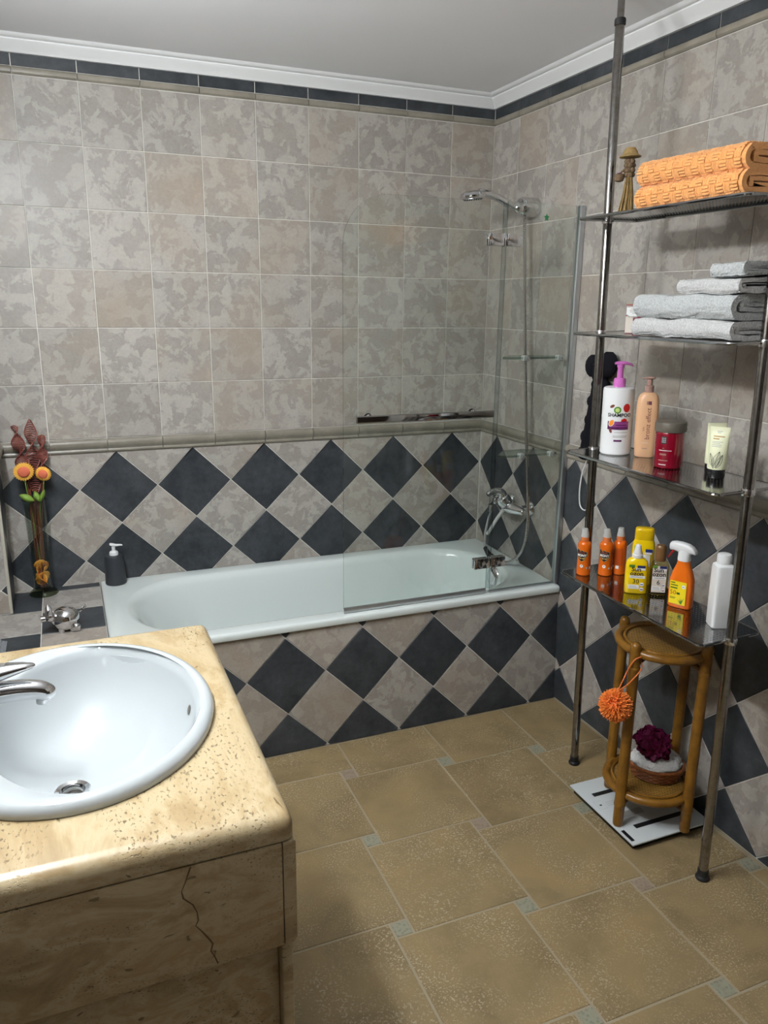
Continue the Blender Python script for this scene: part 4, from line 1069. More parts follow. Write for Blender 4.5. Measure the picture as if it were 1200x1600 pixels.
MB().loops([sup(z, a, b, e) for z, a, b, e in ((0.0, 0.029, 0.0145, 3.6), (0.003, 0.0318, 0.0175, 3.6), (0.05, 0.0320, 0.0180, 3.6), (0.085, 0.0315, 0.0178, 3.2), (0.096, 0.0290, 0.0170, 2.8), (0.104, 0.0215, 0.0150, 2.4), (0.107, 0.0150, 0.0135, 2.0), (0.108, 0.0135, 0.0135, 2.0))]).build('bottle_body', 'yellow_bottle', t, smooth=50)
MB().lathe([(0.0, 0.1075), (0.0150, 0.1075), (0.0155, 0.110), (0.0150, 0.117), (0.0130, 0.1185), (0.0132, 0.121), (0.0100, 0.128), (0.0095, 0.136), (0.0070, 0.1445), (0.004, 0.1465), (0.0, 0.147)], 28).build('nozzle_cap', 'white_plastic', t)
sun_label(t, 0.0184, 0.0225, 0.010, 0.088, '30', None)
t = thing('sun_oil_bottle', 'clear sun oil bottle with brown cap lettered 6', 'bottle', on_shelf(0, -0.176, -1.385, FACE + 0.14))
MB().loops([sup(z, a, b, e) for z, a, b, e in ((0.0, 0.024, 0.0165, 3.0), (0.003, 0.0265, 0.0190, 3.0), (0.05, 0.0268, 0.0192, 3.0), (0.088, 0.0262, 0.0188, 2.8), (0.097, 0.0225, 0.017, 2.4), (0.101, 0.0165, 0.0145, 2.0), (0.103, 0.0140, 0.0135, 2.0))]).build('bottle_body', 'oil_bottle', t, smooth=50)
MB().lathe([(0.0, 0.1015), (0.0155, 0.1015), (0.0162, 0.104), (0.0158, 0.135), (0.0148, 0.143), (0.0120, 0.1475), (0.0, 0.149)], 28).build('cap', 'cap_brown', t)
MB().loops([sup(z, a, b, e) for z, a, b, e in ((0.002, 0.0235, 0.0162, 3.0), (0.07, 0.0242, 0.0168, 3.0))]).build('oil', 'oil_bottle', t, smooth=50)
sun_label(t, 0.0196, 0.0195, 0.010, 0.090, '6', 'box_cream', x0=-0.002)

t = thing('trigger_spray_bottle', 'orange sun spray bottle with white trigger head and yellow label', 'bottle', on_shelf(0, -0.186, -1.487, FACE - 0.42))
MB().loops([sup(z, a, b, e) for z, a, b, e in ((0.0, 0.030, 0.0175, 3.2), (0.004, 0.0330, 0.0205, 3.2), (0.05, 0.0335, 0.0212, 3.0), (0.08, 0.0325, 0.0208, 2.8), (0.105, 0.0260, 0.0190, 2.4), (0.122, 0.0190, 0.0165, 2.1), (0.135, 0.0160, 0.0155, 2.0), (0.137, 0.0155, 0.0155, 2.0))]).build('bottle_body', 'orange_bottle', t, smooth=50)
th_ = MB()
th_.loops([sup(z, a, b, 2.4, 24, cx=c) for z, a, b, c in ((0.1355, 0.0165, 0.0160, 0.0), (0.140, 0.0170, 0.0165, 0.0), (0.150, 0.0165, 0.0150, 0.0), (0.160, 0.0185, 0.0140, 0.001), (0.166, 0.0215, 0.0135, 0.0015))], cap1=True)
hl = []
for x, wy, zl, zh in ((-0.041, 0.0075, 0.1620, 0.1790), (-0.038, 0.0105, 0.1590, 0.1830), (-0.028, 0.0120, 0.1600, 0.1860), (-0.010, 0.0130, 0.1560, 0.1865), (0.010, 0.0135, 0.1560, 0.1835), (0.022, 0.0130, 0.1580, 0.1770), (0.030, 0.0110, 0.1575, 0.1680), (0.032, 0.0080, 0.1580, 0.1630)):
    hl.append([(x, wy * math.copysign(abs(math.cos(2 * PI * j / 20)) ** 0.7, math.cos(2 * PI * j / 20)), (zl + zh) / 2 + (zh - zl) / 2 * math.copysign(abs(math.sin(2 * PI * j / 20)) ** 0.7, math.sin(2 * PI * j / 20))) for j in range(20)])
th_.loops(hl)
th_.build('trigger_head', 'white_plastic', t, smooth=55)
tr_ = []
for x, z, a, b in ((-0.026, 0.163, 0.0035, 0.006), (-0.032, 0.156, 0.0035, 0.006), (-0.038, 0.147, 0.003, 0.0055), (-0.044, 0.136, 0.0022, 0.005)):
    tr_.append([(x + a * math.cos(2 * PI * j / 12), b * math.sin(2 * PI * j / 12), z) for j in range(12)])
MB().loops(tr_).build('trigger', 'print_red', t, smooth=50)
fm = flat_map(0.0216, 0.0); f2 = flat_map(0.0219, 0)
decal('label_ground', (-0.0245, 0.012, 0.0215, 0.079), fm, 'print_yellow', t)
for y0, xa, xb, hh in ((0.072, -0.022, -0.010, 0.003), (0.065, -0.022, -0.002, 0.0028), (0.057, -0.022, -0.003, 0.0035), (0.030, -0.022, -0.006, 0.0014), (0.027, -0.022, -0.008, 0.0014)):
    decal('label_line', (xa, y0, xb, y0 + hh), f2, 'print_darkgreen', t)
text('label_text', '50', 0.018, f2, 'print_red', t, x0=-0.014, y0=0.0445)
decal('label_box', (-0.004, 0.041, 0.005, 0.047), f2, 'print_darkgreen', t); decal('label_seal', disc(0.0135, 0.0655, 0.0055, 0.0055), f2, 'print_white', t)
decal('label_seal_ring', disc(0.0135, 0.0655, 0.003, 0.0018), flat_map(0.0221, 0), 'print_grey', t)
for k, (a, l) in enumerate(((2.3, 0.017), (2.0, 0.014), (1.75, 0.020), (1.45, 0.018), (1.2, 0.022))):
    bx_, by_ = 0.010, 0.015
    decal('aloe_leaf', [(bx_ - 0.002, by_), (bx_ + 0.002, by_), (bx_ + math.cos(a) * l, by_ + math.sin(a) * l)], flat_map(0.0219 + 0.0001 * k, 0), 'print_darkgreen' if k % 2 else 'print_green', t)

t = thing('white_square_bottle', 'plain white square bottle with screw cap beside the near pole', 'bottle', on_shelf(0, -0.190, -1.628, FACE + 0.30))
MB().loops([sup(z, a, a, e) for z, a, e in ((0.0, 0.0215, 6), (0.003, 0.0238, 6), (0.10, 0.0240, 6), (0.160, 0.0236, 6), (0.168, 0.0225, 5), (0.172, 0.0180, 3), (0.174, 0.0150, 2))]).build('bottle_body', 'white_plastic', t, smooth=40)
MB().lathe([(0.0, 0.1735), (0.0175, 0.1735), (0.0180, 0.176), (0.0178, 0.193), (0.0165, 0.1975), (0.013, 0.199), (0.0, 0.199)], 28).build('screw_cap', 'white_plastic', t)

# ---- folded towels
def sheet(mb, path, th, ya, yb, ny=26, amp=0.0016, sk=0.0, seed=0.0, wave=0.0):
    """a thick folded sheet: path (x, z) offset by half the thickness both sides, swept along y"""
    P = catmull([(x, 0, z) for x, z in path], 7)
    pts = [(p.x, p.z) for p in P]; n = len(pts)
    nr = []
    for i in range(n):
        a, b = pts[max(0, i - 1)], pts[min(n - 1, i + 1)]
        dx, dz = b[0] - a[0], b[1] - a[1]; l = math.hypot(dx, dz) or 1
        nr.append((-dz / l, dx / l))
    out = [(pts[i][0] + nr[i][0] * th / 2, pts[i][1] + nr[i][1] * th / 2) for i in range(n)]
    tip = lambda i, s: [(pts[i][0] + s * math.cos(a) * (nr[i][1]) * th / 2 + math.sin(a) * nr[i][0] * th / 2, pts[i][1] - s * math.cos(a) * nr[i][0] * th / 2 + math.sin(a) * nr[i][1] * th / 2) for a in (0.9, 0.0, -0.9)]
    inn = [(pts[i][0] - nr[i][0] * th / 2, pts[i][1] - nr[i][1] * th / 2) for i in reversed(range(n))]
    ring = out + tip(n - 1, 1) + inn + [(x, z) for x, z in reversed(tip(0, -1))]
    cxm = sum(p[0] for p in ring) / len(ring)
    L = []
    for k in range(ny + 1):
        q = k / ny; y = ya + (yb - ya) * q
        e = min(q, 1 - q); sh_ = 1.0 - 0.03 * max(0.0, 1 - e / 0.06)
        row = []
        for (x, z) in ring:
            w_ = Vector((x * 60 + seed, y * 60, z * 60))
            d = mnoise.noise(w_) * amp + mnoise.noise(w_ * 3.1) * amp * 0.9
            d2 = mnoise.noise(Vector((x * 14 + seed + 9, y * 14, z * 14))) * amp * 2.6
            row.append((x * sh_ + d + sk * (y - ya), y + d * 0.8, z + d2 * 0.8 + d * 0.6 + wave * math.sin(q * PI * 1.3 + seed)))
        L.append(row)
    mb.loops(L)
    return mb
def folded_towel(name, label, mat, M, h, depth, length, th, group, waffle=False, seed=0.0, inner=True, amp=0.0016):
    t = thing(name, label, 'towel', M, group)
    d = depth; r = h / 2 - th / 2
    mb = MB()
    arc = [(-d / 2 + r + th / 2 - r * math.sin(a), th / 2 + r - r * math.cos(a)) for a in [PI * k / 6 for k in range(7)]]
    path = [(d / 2, th / 2), (0.0, th / 2)] + arc + [(0.0, h - th / 2), (d / 2, h - th / 2 - 0.002)]
    sheet(mb, path, th, -length / 2, length / 2, 30, amp, 0, seed)
    o = mb.build('outer_fold', mat, t, smooth=70)
    if inner:
        mb = MB(); hi = h - 2 * th - 0.001; ti = hi / 2 * 0.86; ri = hi / 2 - ti / 2; x0 = -d / 2 + h * 0.62
        arc = [(x0 + ri - ri * math.sin(a), th + ti / 2 + ri - ri * math.cos(a) + 0.0005) for a in [PI * k / 5 for k in range(6)]]
        path = [(d / 2, th + ti / 2)] + arc + [(d / 2, th + hi - ti / 2)]
        sheet(mb, path, ti, -length / 2 + 0.001, length / 2 - 0.001, 22, amp * 0.7, 0, seed + 3)
        mb.build('inner_fold', mat, t, smooth=70)
    return t
def shelf_pt(k, x, y, dz, rz=0.0): return on_shelf(k, x, y, rz, dz)
# the orange pair has a raised basket weave: small relief ribs on the outer fold
def ribs(t, h, depth, length, th, mat, seed):
    rnd = random.Random(seed); mb = MB(); d = depth; r = h / 2
    def surf(s):            # arc length s runs bottom -> round front -> top
        L1 = 0.006; La = PI * r
        if s < L1: return (-d / 2 + r + (L1 - s), 0.0, 0.0, -1.0)
        if s < L1 + La:
            a = (s - L1) / r; return (-d / 2 + r - r * math.sin(a), r - r * math.cos(a), -math.sin(a), -math.cos(a))
        return (-d / 2 + r + (s - L1 - La), h, 0.0, 1.0)
    tot = 0.006 + PI * r + depth * 0.55
    cs = 0.0210
    ns, nl = int(tot / cs), int(length / cs)
    for a in range(ns):
        for b in range(nl):
            s0, y0 = a * cs + 0.004, -length / 2 + 0.008 + b * cs
            for k in range(3):
                o_ = (k - 1) * cs * 0.32
                if (a + b) % 2: A_, B_ = (s0 + cs * 0.5 + o_, y0 + 0.0008), (s0 + cs * 0.5 + o_, y0 + cs - 0.0012)
                else: A_, B_ = (s0 + 0.0008, y0 + cs * 0.5 + o_), (s0 + cs - 0.0008, y0 + cs * 0.5 + o_)
                pts = []
                for q in (0.0, 0.5, 1.0):
                    s_ = A_[0] + (B_[0] - A_[0]) * q; y_ = A_[1] + (B_[1] - A_[1]) * q
                    x, z, nx_, nz_ = surf(s_); e = 0.0000 + 0.0024 * math.sin(PI * (0.12 + 0.76 * q)) + rnd.uniform(-0.0004, 0.0006)
                    pts.append((x + nx_ * e, y_ + rnd.uniform(-0.0005, 0.0005), z + nz_ * e))
                mb.tube(pts, 0.0030, 6)
    tag(mb.build('woven_relief', mat, t, smooth=60), kind='stuff')
for k, (yc, ln, dz, h, lab) in enumerate(((-1.488, 0.350, 0.003, 0.049, 'orange waffle bath towel under the other one on the top shelf'), (-1.495, 0.338, 0.054, 0.054, 'orange waffle bath towel lying on top of the other one'))):
    M = shelf_pt(3, -0.232, yc, dz, 0.0) @ RX(0.02 * k)
    t = folded_towel('folded_towel', lab, 'towel_orange', M, h, 0.195, ln, 0.0135, 'orange folded towels', seed=k * 5.0, amp=0.0022)
    ribs(t, h, 0.195, ln, 0.0135, 'towel_orange', 11 + k)
folded_towel('folded_towel', 'thin light grey towel at the bottom of the grey stack', 'towel_light', shelf_pt(2, -0.236, -1.515, 0.003), 0.042, 0.190, 0.335, 0.0125, 'grey folded towels', seed=21, amp=0.0026)
folded_towel('folded_towel', 'thick grey towel second from the bottom of the grey stack', 'towel_grey', shelf_pt(2, -0.234, -1.512, 0.047), 0.056, 0.192, 0.330, 0.017, 'grey folded towels', seed=33, amp=0.003)
folded_towel('folded_towel', 'small grey hand towel third from the bottom of the grey stack', 'towel_light', shelf_pt(2, -0.238, -1.590, 0.105), 0.034, 0.175, 0.192, 0.0105, 'grey folded towels', seed=45, amp=0.0026)
folded_towel('folded_towel', 'smallest grey towel on top of the grey stack', 'towel_grey', shelf_pt(2, -0.234, -1.637, 0.142) @ RX(-0.04), 0.030, 0.165, 0.098, 0.0095, 'grey folded towels', seed=57, amp=0.0026)

# ---- small carton on shelf 2 and the broom doll on shelf 1
t = thing('small_carton', 'small cream and rose carton with a round grey label beside the towels', 'box', on_shelf(2, -0.244, -1.252, FACE))
MB().box((0, 0, 0.039), (0.040, 0.026, 0.078), 0.001).build('carton_body', 'box_rose', t)
fm = flat_map(0.0133, 0); f2 = flat_map(0.0136, 0); f3 = flat_map(0.0138, 0)
decal('front_panel', (-0.0195, 0.002, 0.000, 0.046), fm, 'box_cream', t)
decal('round_label', [(-0.0195, 0.074), (0.0195, 0.074), (0.0195, 0.050), (0.010, 0.0425), (-0.010, 0.0425), (-0.0195, 0.050)], fm, 'print_grey', t)
decal('round_label_face', [(-0.018, 0.070), (0.018, 0.070), (0.018, 0.052), (0.009, 0.046), (-0.009, 0.046), (-0.018, 0.052)], f2, 'print_white', t)
for y0, xa, xb in ((0.065, -0.007, 0.007), (0.061, -0.011, 0.011), (0.057, -0.009, 0.009), (0.053, -0.003, 0.003)): decal('label_line', (xa, y0, xb, y0 + 0.0014), f3, 'print_grey', t)
MB().box((0, 0, 0.0785), (0.0395, 0.0255, 0.0012), 0.0003).build('carton_top', 'print_gold', t)

t = thing('broom_doll', 'dried straw broom figure with hat on the top shelf', 'ornament', on_shelf(3, -0.240, -1.178, FACE) @ Matrix.Scale(1.07, 4))
sk_ = MB(); rnd = random.Random(3)
for k in range(70):
    a = rnd.uniform(0, 2 * PI); q = math.sqrt(rnd.random()); r0, r1 = 0.008 * q, 0.0225 * q
    sk_.tube([(r0 * math.cos(a), r0 * math.sin(a), 0.100), ((r0 + r1) * 0.45 * math.cos(a), (r0 + r1) * 0.45 * math.sin(a), 0.055), (r1 * math.cos(a) - 0.004, r1 * math.sin(a), 0.001 + 0.002 * rnd.random())], 0.0012, 5)
tag(sk_.build('straw_skirt', 'straw', t), kind='stuff')
bb = MB()
for k, (z, r) in enumerate(((0.099, 0.013), (0.110, 0.0155), (0.121, 0.0145), (0.131, 0.012))):
    for j in range(5):
        a = j * 2 * PI / 5 + k * 0.6
        bb.sphere((r * 0.55 * math.cos(a), r * 0.55 * math.sin(a), z), (0.0078, 0.0078, 0.0068), 8, 6)
bb.build('braided_body', 'dry_brown', t)
MB().lathe([(0.0, 0.139), (0.010, 0.139), (0.0265, 0.1405), (0.0275, 0.1425), (0.019, 0.148), (0.0165, 0.156), (0.011, 0.163), (0.001, 0.165)], 24, M=T(0, 0, 0)).build('straw_hat', 'straw', t)
hb_ = MB(); hb_.lathe([(0.0045, 0.0), (0.0105, 0.002), (0.0128, 0.009), (0.0118, 0.018), (0.0095, 0.018), (0.010, 0.009), (0.0045, 0.004)], 14, M=T(-0.0235, -0.006, 0.083)); hb_.build('small_basket', 'dry_brown', t)
MB().sphere((-0.0235, -0.006, 0.099), (0.009, 0.009, 0.006), 10, 6).build('basket_filling', 'print_purple', t)
MB().tube([(-0.012, -0.004, 0.112), (-0.020, -0.006, 0.105), (-0.0235, -0.006, 0.100)], 0.0025, 6).build('arm', 'dry_brown', t)

# ------------------------------------------------------------------ bathroom scale
t = thing('bathroom_scale', 'flat white glass bathroom scale with black bars under the rattan stand', 'scale', T(-0.168, -1.392, 0))
MB().box((0, 0, 0.010), (0.275, 0.290, 0.019), 0.003).build('scale_base', 'black_plastic', t)
MB().box((0, 0, 0.0225), (0.292, 0.312, 0.0060), 0.0022).build('glass_top', 'scale_glass', t)
def bar(x0, y0, x1, y1, m='print_black', nm='sensor_bar'): decal(nm, (x0, y0, x1, y1), lambda x, y: (x, y, 0.0258), m, t)
bar(-0.110, 0.073, 0.020, 0.090); bar(-0.088, -0.100, 0.130, -0.083); bar(-0.140, -0.142, -0.128, -0.092)
bar(-0.100, -0.045, -0.010, -0.020, 'print_grey', 'display_window')
for a in ((-0.132, 0.012, -0.1315, 0.052), (-0.105, 0.012, -0.1045, 0.052), (-0.132, 0.012, -0.1045, 0.0127), (-0.132, 0.0513, -0.1045, 0.052)): bar(*a, 'print_grey', 'printed_box')
bar(-0.122, 0.028, -0.114, 0.034, 'print_black', 'printed_icon'); bar(-0.085, -0.004, -0.060, 0.004, 'print_black', 'printed_icon')
for k in range(3): bar(-0.098, 0.020 + 0.008 * k, -0.060, 0.0215 + 0.008 * k, 'print_grey', 'printed_line')

# ------------------------------------------------------------------ rattan stand
SCC = Vector((-0.166, -1.421, 0.0262))
st = thing('rattan_stand', 'honey-brown rattan plant stand with two round woven tiers', 'stand', T(*SCC))
LR = 0.136
LA = [math.radians(-165 + 90 * k) for k in range(4)]
for a in LA:
    x, y = LR * math.cos(a), LR * math.sin(a)
    lg = MB().lathe([(0.0, 0.0), (0.0130, 0.0), (0.0148, 0.003), (0.0155, 0.02), (0.0155, 0.075), (0.0162, 0.078), (0.0162, 0.084), (0.0155, 0.087), (0.0155, 0.510), (0.0162, 0.513), (0.0162, 0.519), (0.0155, 0.522), (0.0155, 0.578), (0.0135, 0.588), (0.0075, 0.594), (0.0, 0.596)], 18, M=T(x, y, 0)).build('leg', 'rattan', st)
    for z in (0.072, 0.515):
        MB().lathe([(0.0160, -0.006), (0.0172, -0.004), (0.0172, 0.004), (0.0160, 0.006)], 16, M=T(x, y, z), cap=False).build('binding', 'rattan', lg)
for z, R_ in ((0.560, 0.126), (0.103, 0.124)):
    ring = [(R_ * math.cos(2 * PI * k / 48), R_ * math.sin(2 * PI * k / 48), z) for k in range(48)]
    MB().tube(ring, 0.0125, 12, closed=True).build('tier_ring', 'rattan', st)
    ring2 = [((R_ - 0.017) * math.cos(2 * PI * k / 48), (R_ - 0.017) * math.sin(2 * PI * k / 48), z + 0.0085) for k in range(48)]
    MB().tube(ring2, 0.0045, 8, closed=True).build('inner_ring', 'rattan', st)
    MB().lathe([(0.0, -0.004), (R_ - 0.010, -0.004), (R_ - 0.010, 0.0050), (R_ - 0.03, 0.0062), (0.0, 0.0062)], 48, M=T(0, 0, z)).build('woven_tier', 'cane_weave', st)
    for k in range(2):
        a, b = LA[k], LA[k + 2]
        pts = catmull([(LR * math.cos(a), LR * math.sin(a), z - 0.040), (0.5 * LR * math.cos(a), 0.5 * LR * math.sin(a), z - 0.022 - k * 0.008), (0.5 * LR * math.cos(b), 0.5 * LR * math.sin(b), z - 0.022 - k * 0.008), (LR * math.cos(b), LR * math.sin(b), z - 0.040)], 5)
        MB().tube(pts, 0.0075, 10).build('cross_brace', 'rattan', st)

# ---- orange pompom hung on the stand
pc = Vector((-0.351, -1.458, 0.4365))
t = thing('pompom', 'spiky orange bath pompom hanging by its cord from the rattan stand', 'pompom', T(*pc))
MB().sphere((0, 0, 0), 0.030, 16, 10).build('core', 'pom_orange', t)
rnd = random.Random(5); sp_ = MB()
for k in range(760):
    z = 1 - 2 * (k + 0.5) / 760; a = k * 2.399963
    d = Vector((math.sqrt(1 - z * z) * math.cos(a), math.sqrt(1 - z * z) * math.sin(a), z))
    d = (d + Vector((rnd.uniform(-.12, .12), rnd.uniform(-.12, .12), rnd.uniform(-.12, .12)))).normalized()
    l = rnd.uniform(0.044, 0.050)
    side = d.orthogonal().normalized() * rnd.uniform(-0.003, 0.003)
    sp_.tube([d * 0.027, d * 0.038 + side * 0.4, d * l + side], [0.0017, 0.0017, 0.0015], 5)
tag(sp_.build('spikes', 'pom_orange', t, smooth=40), kind='stuff')
lt_ = Vector((SCC.x + LR * math.cos(LA[0]), SCC.y + LR * math.sin(LA[0]), 0.0)) - pc
MB().tube(catmull([(0.005, 0.004, 0.040), (0.018, 0.0, 0.075), (0.030, -0.003, 0.110), (lt_.x - 0.012, lt_.y - 0.015, 0.140), (lt_.x + 0.010, lt_.y - 0.017, 0.147), (lt_.x + 0.0185, lt_.y + 0.004, 0.140), (lt_.x + 0.010, lt_.y - 0.019, 0.112), (0.030, -0.012, 0.070), (0.006, 0.002, 0.042)], 6), 0.0019, 6).build('cord', 'cord_orange', t)

# ---- wicker basket with a white towel and a burgundy puff on the lower tier
bk = Vector((-0.138, -1.418, SCC.z + 0.1095))
t = thing('wicker_basket', 'small reddish oval wicker basket on the lower rattan tier', 'basket', T(*bk) @ RZ(-0.6))
BA, BB = 0.082, 0.068
MB().loops([ell(0, 0, BA * 0.78, BB * 0.78, 0.0012, 40), ell(0, 0, BA * 0.80, BB * 0.80, 0.004, 40), ell(0, 0, BA * 0.76, BB * 0.76, 0.0045, 40)]).build('basket_floor', 'wicker', t)
for k in range(5):
    z = 0.007 + k * 0.0075; q = 0.80 + 0.20 * (z / 0.042)
    ring = [((BA * q + 0.0016 * math.sin(18 * a + k * PI)) * math.cos(a), (BB * q + 0.0016 * math.sin(18 * a + k * PI)) * math.sin(a), z) for a in [2 * PI * i / 72 for i in range(72)]]
    MB().tube(ring, 0.0042, 6, closed=True).build('woven_strand', 'wicker', t)
MB().tube([(BA * 1.0 * math.cos(a), BB * 1.0 * math.sin(a), 0.044) for a in [2 * PI * i / 60 for i in range(60)]], 0.0055, 8, closed=True).build('basket_rim', 'wicker', t)
for k in range(18):
    a = 2 * PI * k / 18
    MB().tube([(BA * 0.80 * math.cos(a), BB * 0.80 * math.sin(a), 0.002), (BA * 0.99 * math.cos(a), BB * 0.99 * math.sin(a), 0.043)], 0.0028, 5).build('stake', 'wicker', t)
t = thing('face_cloth', 'white terry cloth bunched inside the wicker basket', 'cloth', T(*bk) @ T(0, 0, 0.006) @ RZ(-0.6))
Lc = []
for i in range(1, 28):
    a = PI * i / 28; row = []
    for j in range(72):
        b = 2 * PI * j / 72
        d = Vector((math.sin(a) * math.cos(b), math.sin(a) * math.sin(b), -math.cos(a)))
        n_ = 1 + 0.14 * mnoise.noise(d * 2.3 + Vector((4, 1, 2))) + 0.07 * mnoise.noise(d * 7) + 0.04 * mnoise.noise(d * 22)
        row.append((d.x * BA * 0.90 * n_, d.y * BB * 0.90 * n_, 0.042 + d.z * 0.040 * n_))
    Lc.append(row)
MB().loops(Lc).build('terry_bundle', 'towel_white', t, smooth=70)
t = thing('bath_puff', 'burgundy netting bath puff lying on the white cloth', 'puff', T(bk.x - 0.022, bk.y - 0.004, bk.z + 0.115))
rnd = random.Random(9)
MB().sphere((0, 0, 0), (0.040, 0.036, 0.032), 14, 8).build('core', 'puff_burgundy', t)
pz = MB()
for k in range(95):
    z = 1 - 2 * (k + 0.5) / 95; a = k * 2.399963
    d = Vector((math.sqrt(1 - z * z) * math.cos(a), math.sqrt(1 - z * z) * math.sin(a), z))
    ax = (d + Vector((rnd.uniform(-.7, .7), rnd.uniform(-.7, .7), rnd.uniform(-.7, .7)))).normalized()
    u = ax.orthogonal().normalized(); v_ = ax.cross(u)
    c = Vector((d.x * 0.038, d.y * 0.036, d.z * 0.030)); R_ = rnd.uniform(0.019, 0.029); ph = rnd.uniform(0, 6)
    rows = []
    for q in (0.12, 0.35, 0.58, 0.80, 1.0):
        rows.append([c + (u * math.cos(2 * PI * j / 32) + v_ * math.sin(2 * PI * j / 32)) * R_ * q * (1 + 0.10 * math.sin(5 * 2 * PI * j / 32 + ph * 2)) + ax * (0.010 * q * q * math.sin(3 * 2 * PI * j / 32 + ph) + 0.004 * q * math.sin(7 * 2 * PI * j / 32) - 0.010 * q * q + 0.006) for j in range(32)])
    pz.loops(rows, True, False)
tag(pz.build('netting_ruffles', 'puff_burgundy', t, smooth=60), kind='stuff')

# ------------------------------------------------------------------ black knotted scrub strap hanging behind the far pole
t = thing('scrub_strap', 'long black knotted back-scrub strap hanging on the right wall', 'scrubber', T(-0.035, -0.84, 1.02))
def K(x, y, z): return (x + 0.035, y + 0.84, z - 1.02)
MB().tube(catmull([K(-0.034, -0.855, 1.345), K(-0.030, -0.852, 1.29), K(-0.034, -0.845, 1.20), K(-0.034, -0.828, 1.11), K(-0.034, -0.812, 1.03)], 6), [0.030] * 6 + [0.025] * 10 + [0.024] * 9, 12).build('strap', 'black_fabric', t)
for (y, z, a, b) in ((-0.815, 1.335, 0.032, 0.040), (-0.895, 1.345, 0.038, 0.045), (-0.862, 1.275, 0.040, 0.024), (-0.838, 1.215, 0.030, 0.026), (-0.832, 1.150, 0.030, 0.026), (-0.818, 1.090, 0.032, 0.028), (-0.806, 1.03, 0.030, 0.026)):
    MB().sphere(K(-0.034, y, z), (0.026, a, b), 14, 8).build('knot', 'black_fabric', t, smooth=60)
MB().tube(catmull([K(-0.012, -0.855, 1.36), K(-0.030, -0.855, 1.375), K(-0.04, -0.856, 1.36)], 5), 0.003, 8).build('hook', 'chrome', t)
MB().tube(catmull([K(-0.022, -0.805, 1.01), K(-0.020, -0.796, 0.985), K(-0.018, -0.778, 0.945), K(-0.018, -0.772, 0.88), K(-0.018, -0.782, 0.83), K(-0.018, -0.808, 0.818), K(-0.018, -0.83, 0.83)], 6), 0.0026, 6).build('hanging_cord', 'cord_white', t)

# ------------------------------------------------------------------ on the ledge: vase with dried spirals and flowers
VC = Vector((-1.862, -0.060, LZ + 0.0006))
t = thing('glass_vase', 'tall clear glass vase with a thick green foot in the corner', 'vase', T(*VC))
vo = [(0.0, 0.0), (0.049, 0.0), (0.0515, 0.003), (0.050, 0.007), (0.042, 0.014), (0.0345, 0.022), (0.0, 0.022)]
MB().lathe(vo, 44).build('vase_foot', 'vase_foot', t, smooth=50)
vb = [(0.034, 0.023), (0.0315, 0.035), (0.0310, 0.07), (0.0335, 0.18), (0.0370, 0.30), (0.0390, 0.360)]
vi = [(r - 0.0025, z) for r, z in reversed(vb)]
MB().lathe(vb + [(0.0385, 0.3625), (0.0370, 0.3615)] + vi, 44, cap=False).build('vase_wall', 'vase_glass', t, smooth=50)
MB().tube([(0.0385 * math.cos(2 * PI * k / 40), 0.0385 * math.sin(2 * PI * k / 40), 0.362) for k in range(40)], 0.0016, 6, closed=True).build('vase_lip', 'vase_foot', t)
def reed(x, y, z0, z1, R_, lx_, seed, label):
    t = thing('twisted_reed', label, 'dried plant', T(VC.x, VC.y, VC.z), 'dried reeds in the glass vase')
    zs = z0 - VC.z; ze = z1 - VC.z; mb = MB()
    MB().tube(catmull([(x * 0.2, y * 0.15, 0.03), (x * 0.35, y * 0.3, zs * 0.5), (x, y, zs + 0.01)], 6), 0.0022, 6).build('reed_stem', 'stem_brown', t)
    n = 34; A_, B_ = [], []
    for k in range(n):
        q = k / (n - 1); z = zs + (ze - zs) * q
        cx = x + lx_ * q; r = R_ * (0.25 + 0.75 * math.sin(PI * (0.12 + 0.80 * q)) ** 0.7)
        a = q * 2 * PI * 1.35 + seed
        A_.append((cx + r * math.cos(a), y + 0.6 * r * math.sin(a), z)); B_.append((cx - r * math.cos(a), y - 0.6 * r * math.sin(a), z))
        mb.tube([A_[-1], ((A_[-1][0] + B_[-1][0]) / 2, (A_[-1][1] + B_[-1][1]) / 2 - 0.004, z + 0.005), B_[-1]], 0.0025, 5)
    mb.tube(A_, 0.0024, 6); mb.tube(B_, 0.0024, 6)
    mb.build('twisted_leaf', 'reed_red', t)
reed(-0.018, 0.010, 0.905, 1.100, 0.023, -0.020, 0.4, 'left one of three twisted dried red reeds, bending over')
reed(0.008, 0.016, 0.860, 1.118, 0.024, 0.004, 2.2, 'tallest twisted dried red reed in the middle of the vase')
reed(0.034, 0.012, 0.890, 1.062, 0.019, 0.012, 1.2, 'shortest twisted dried red reed at the right of the vase')
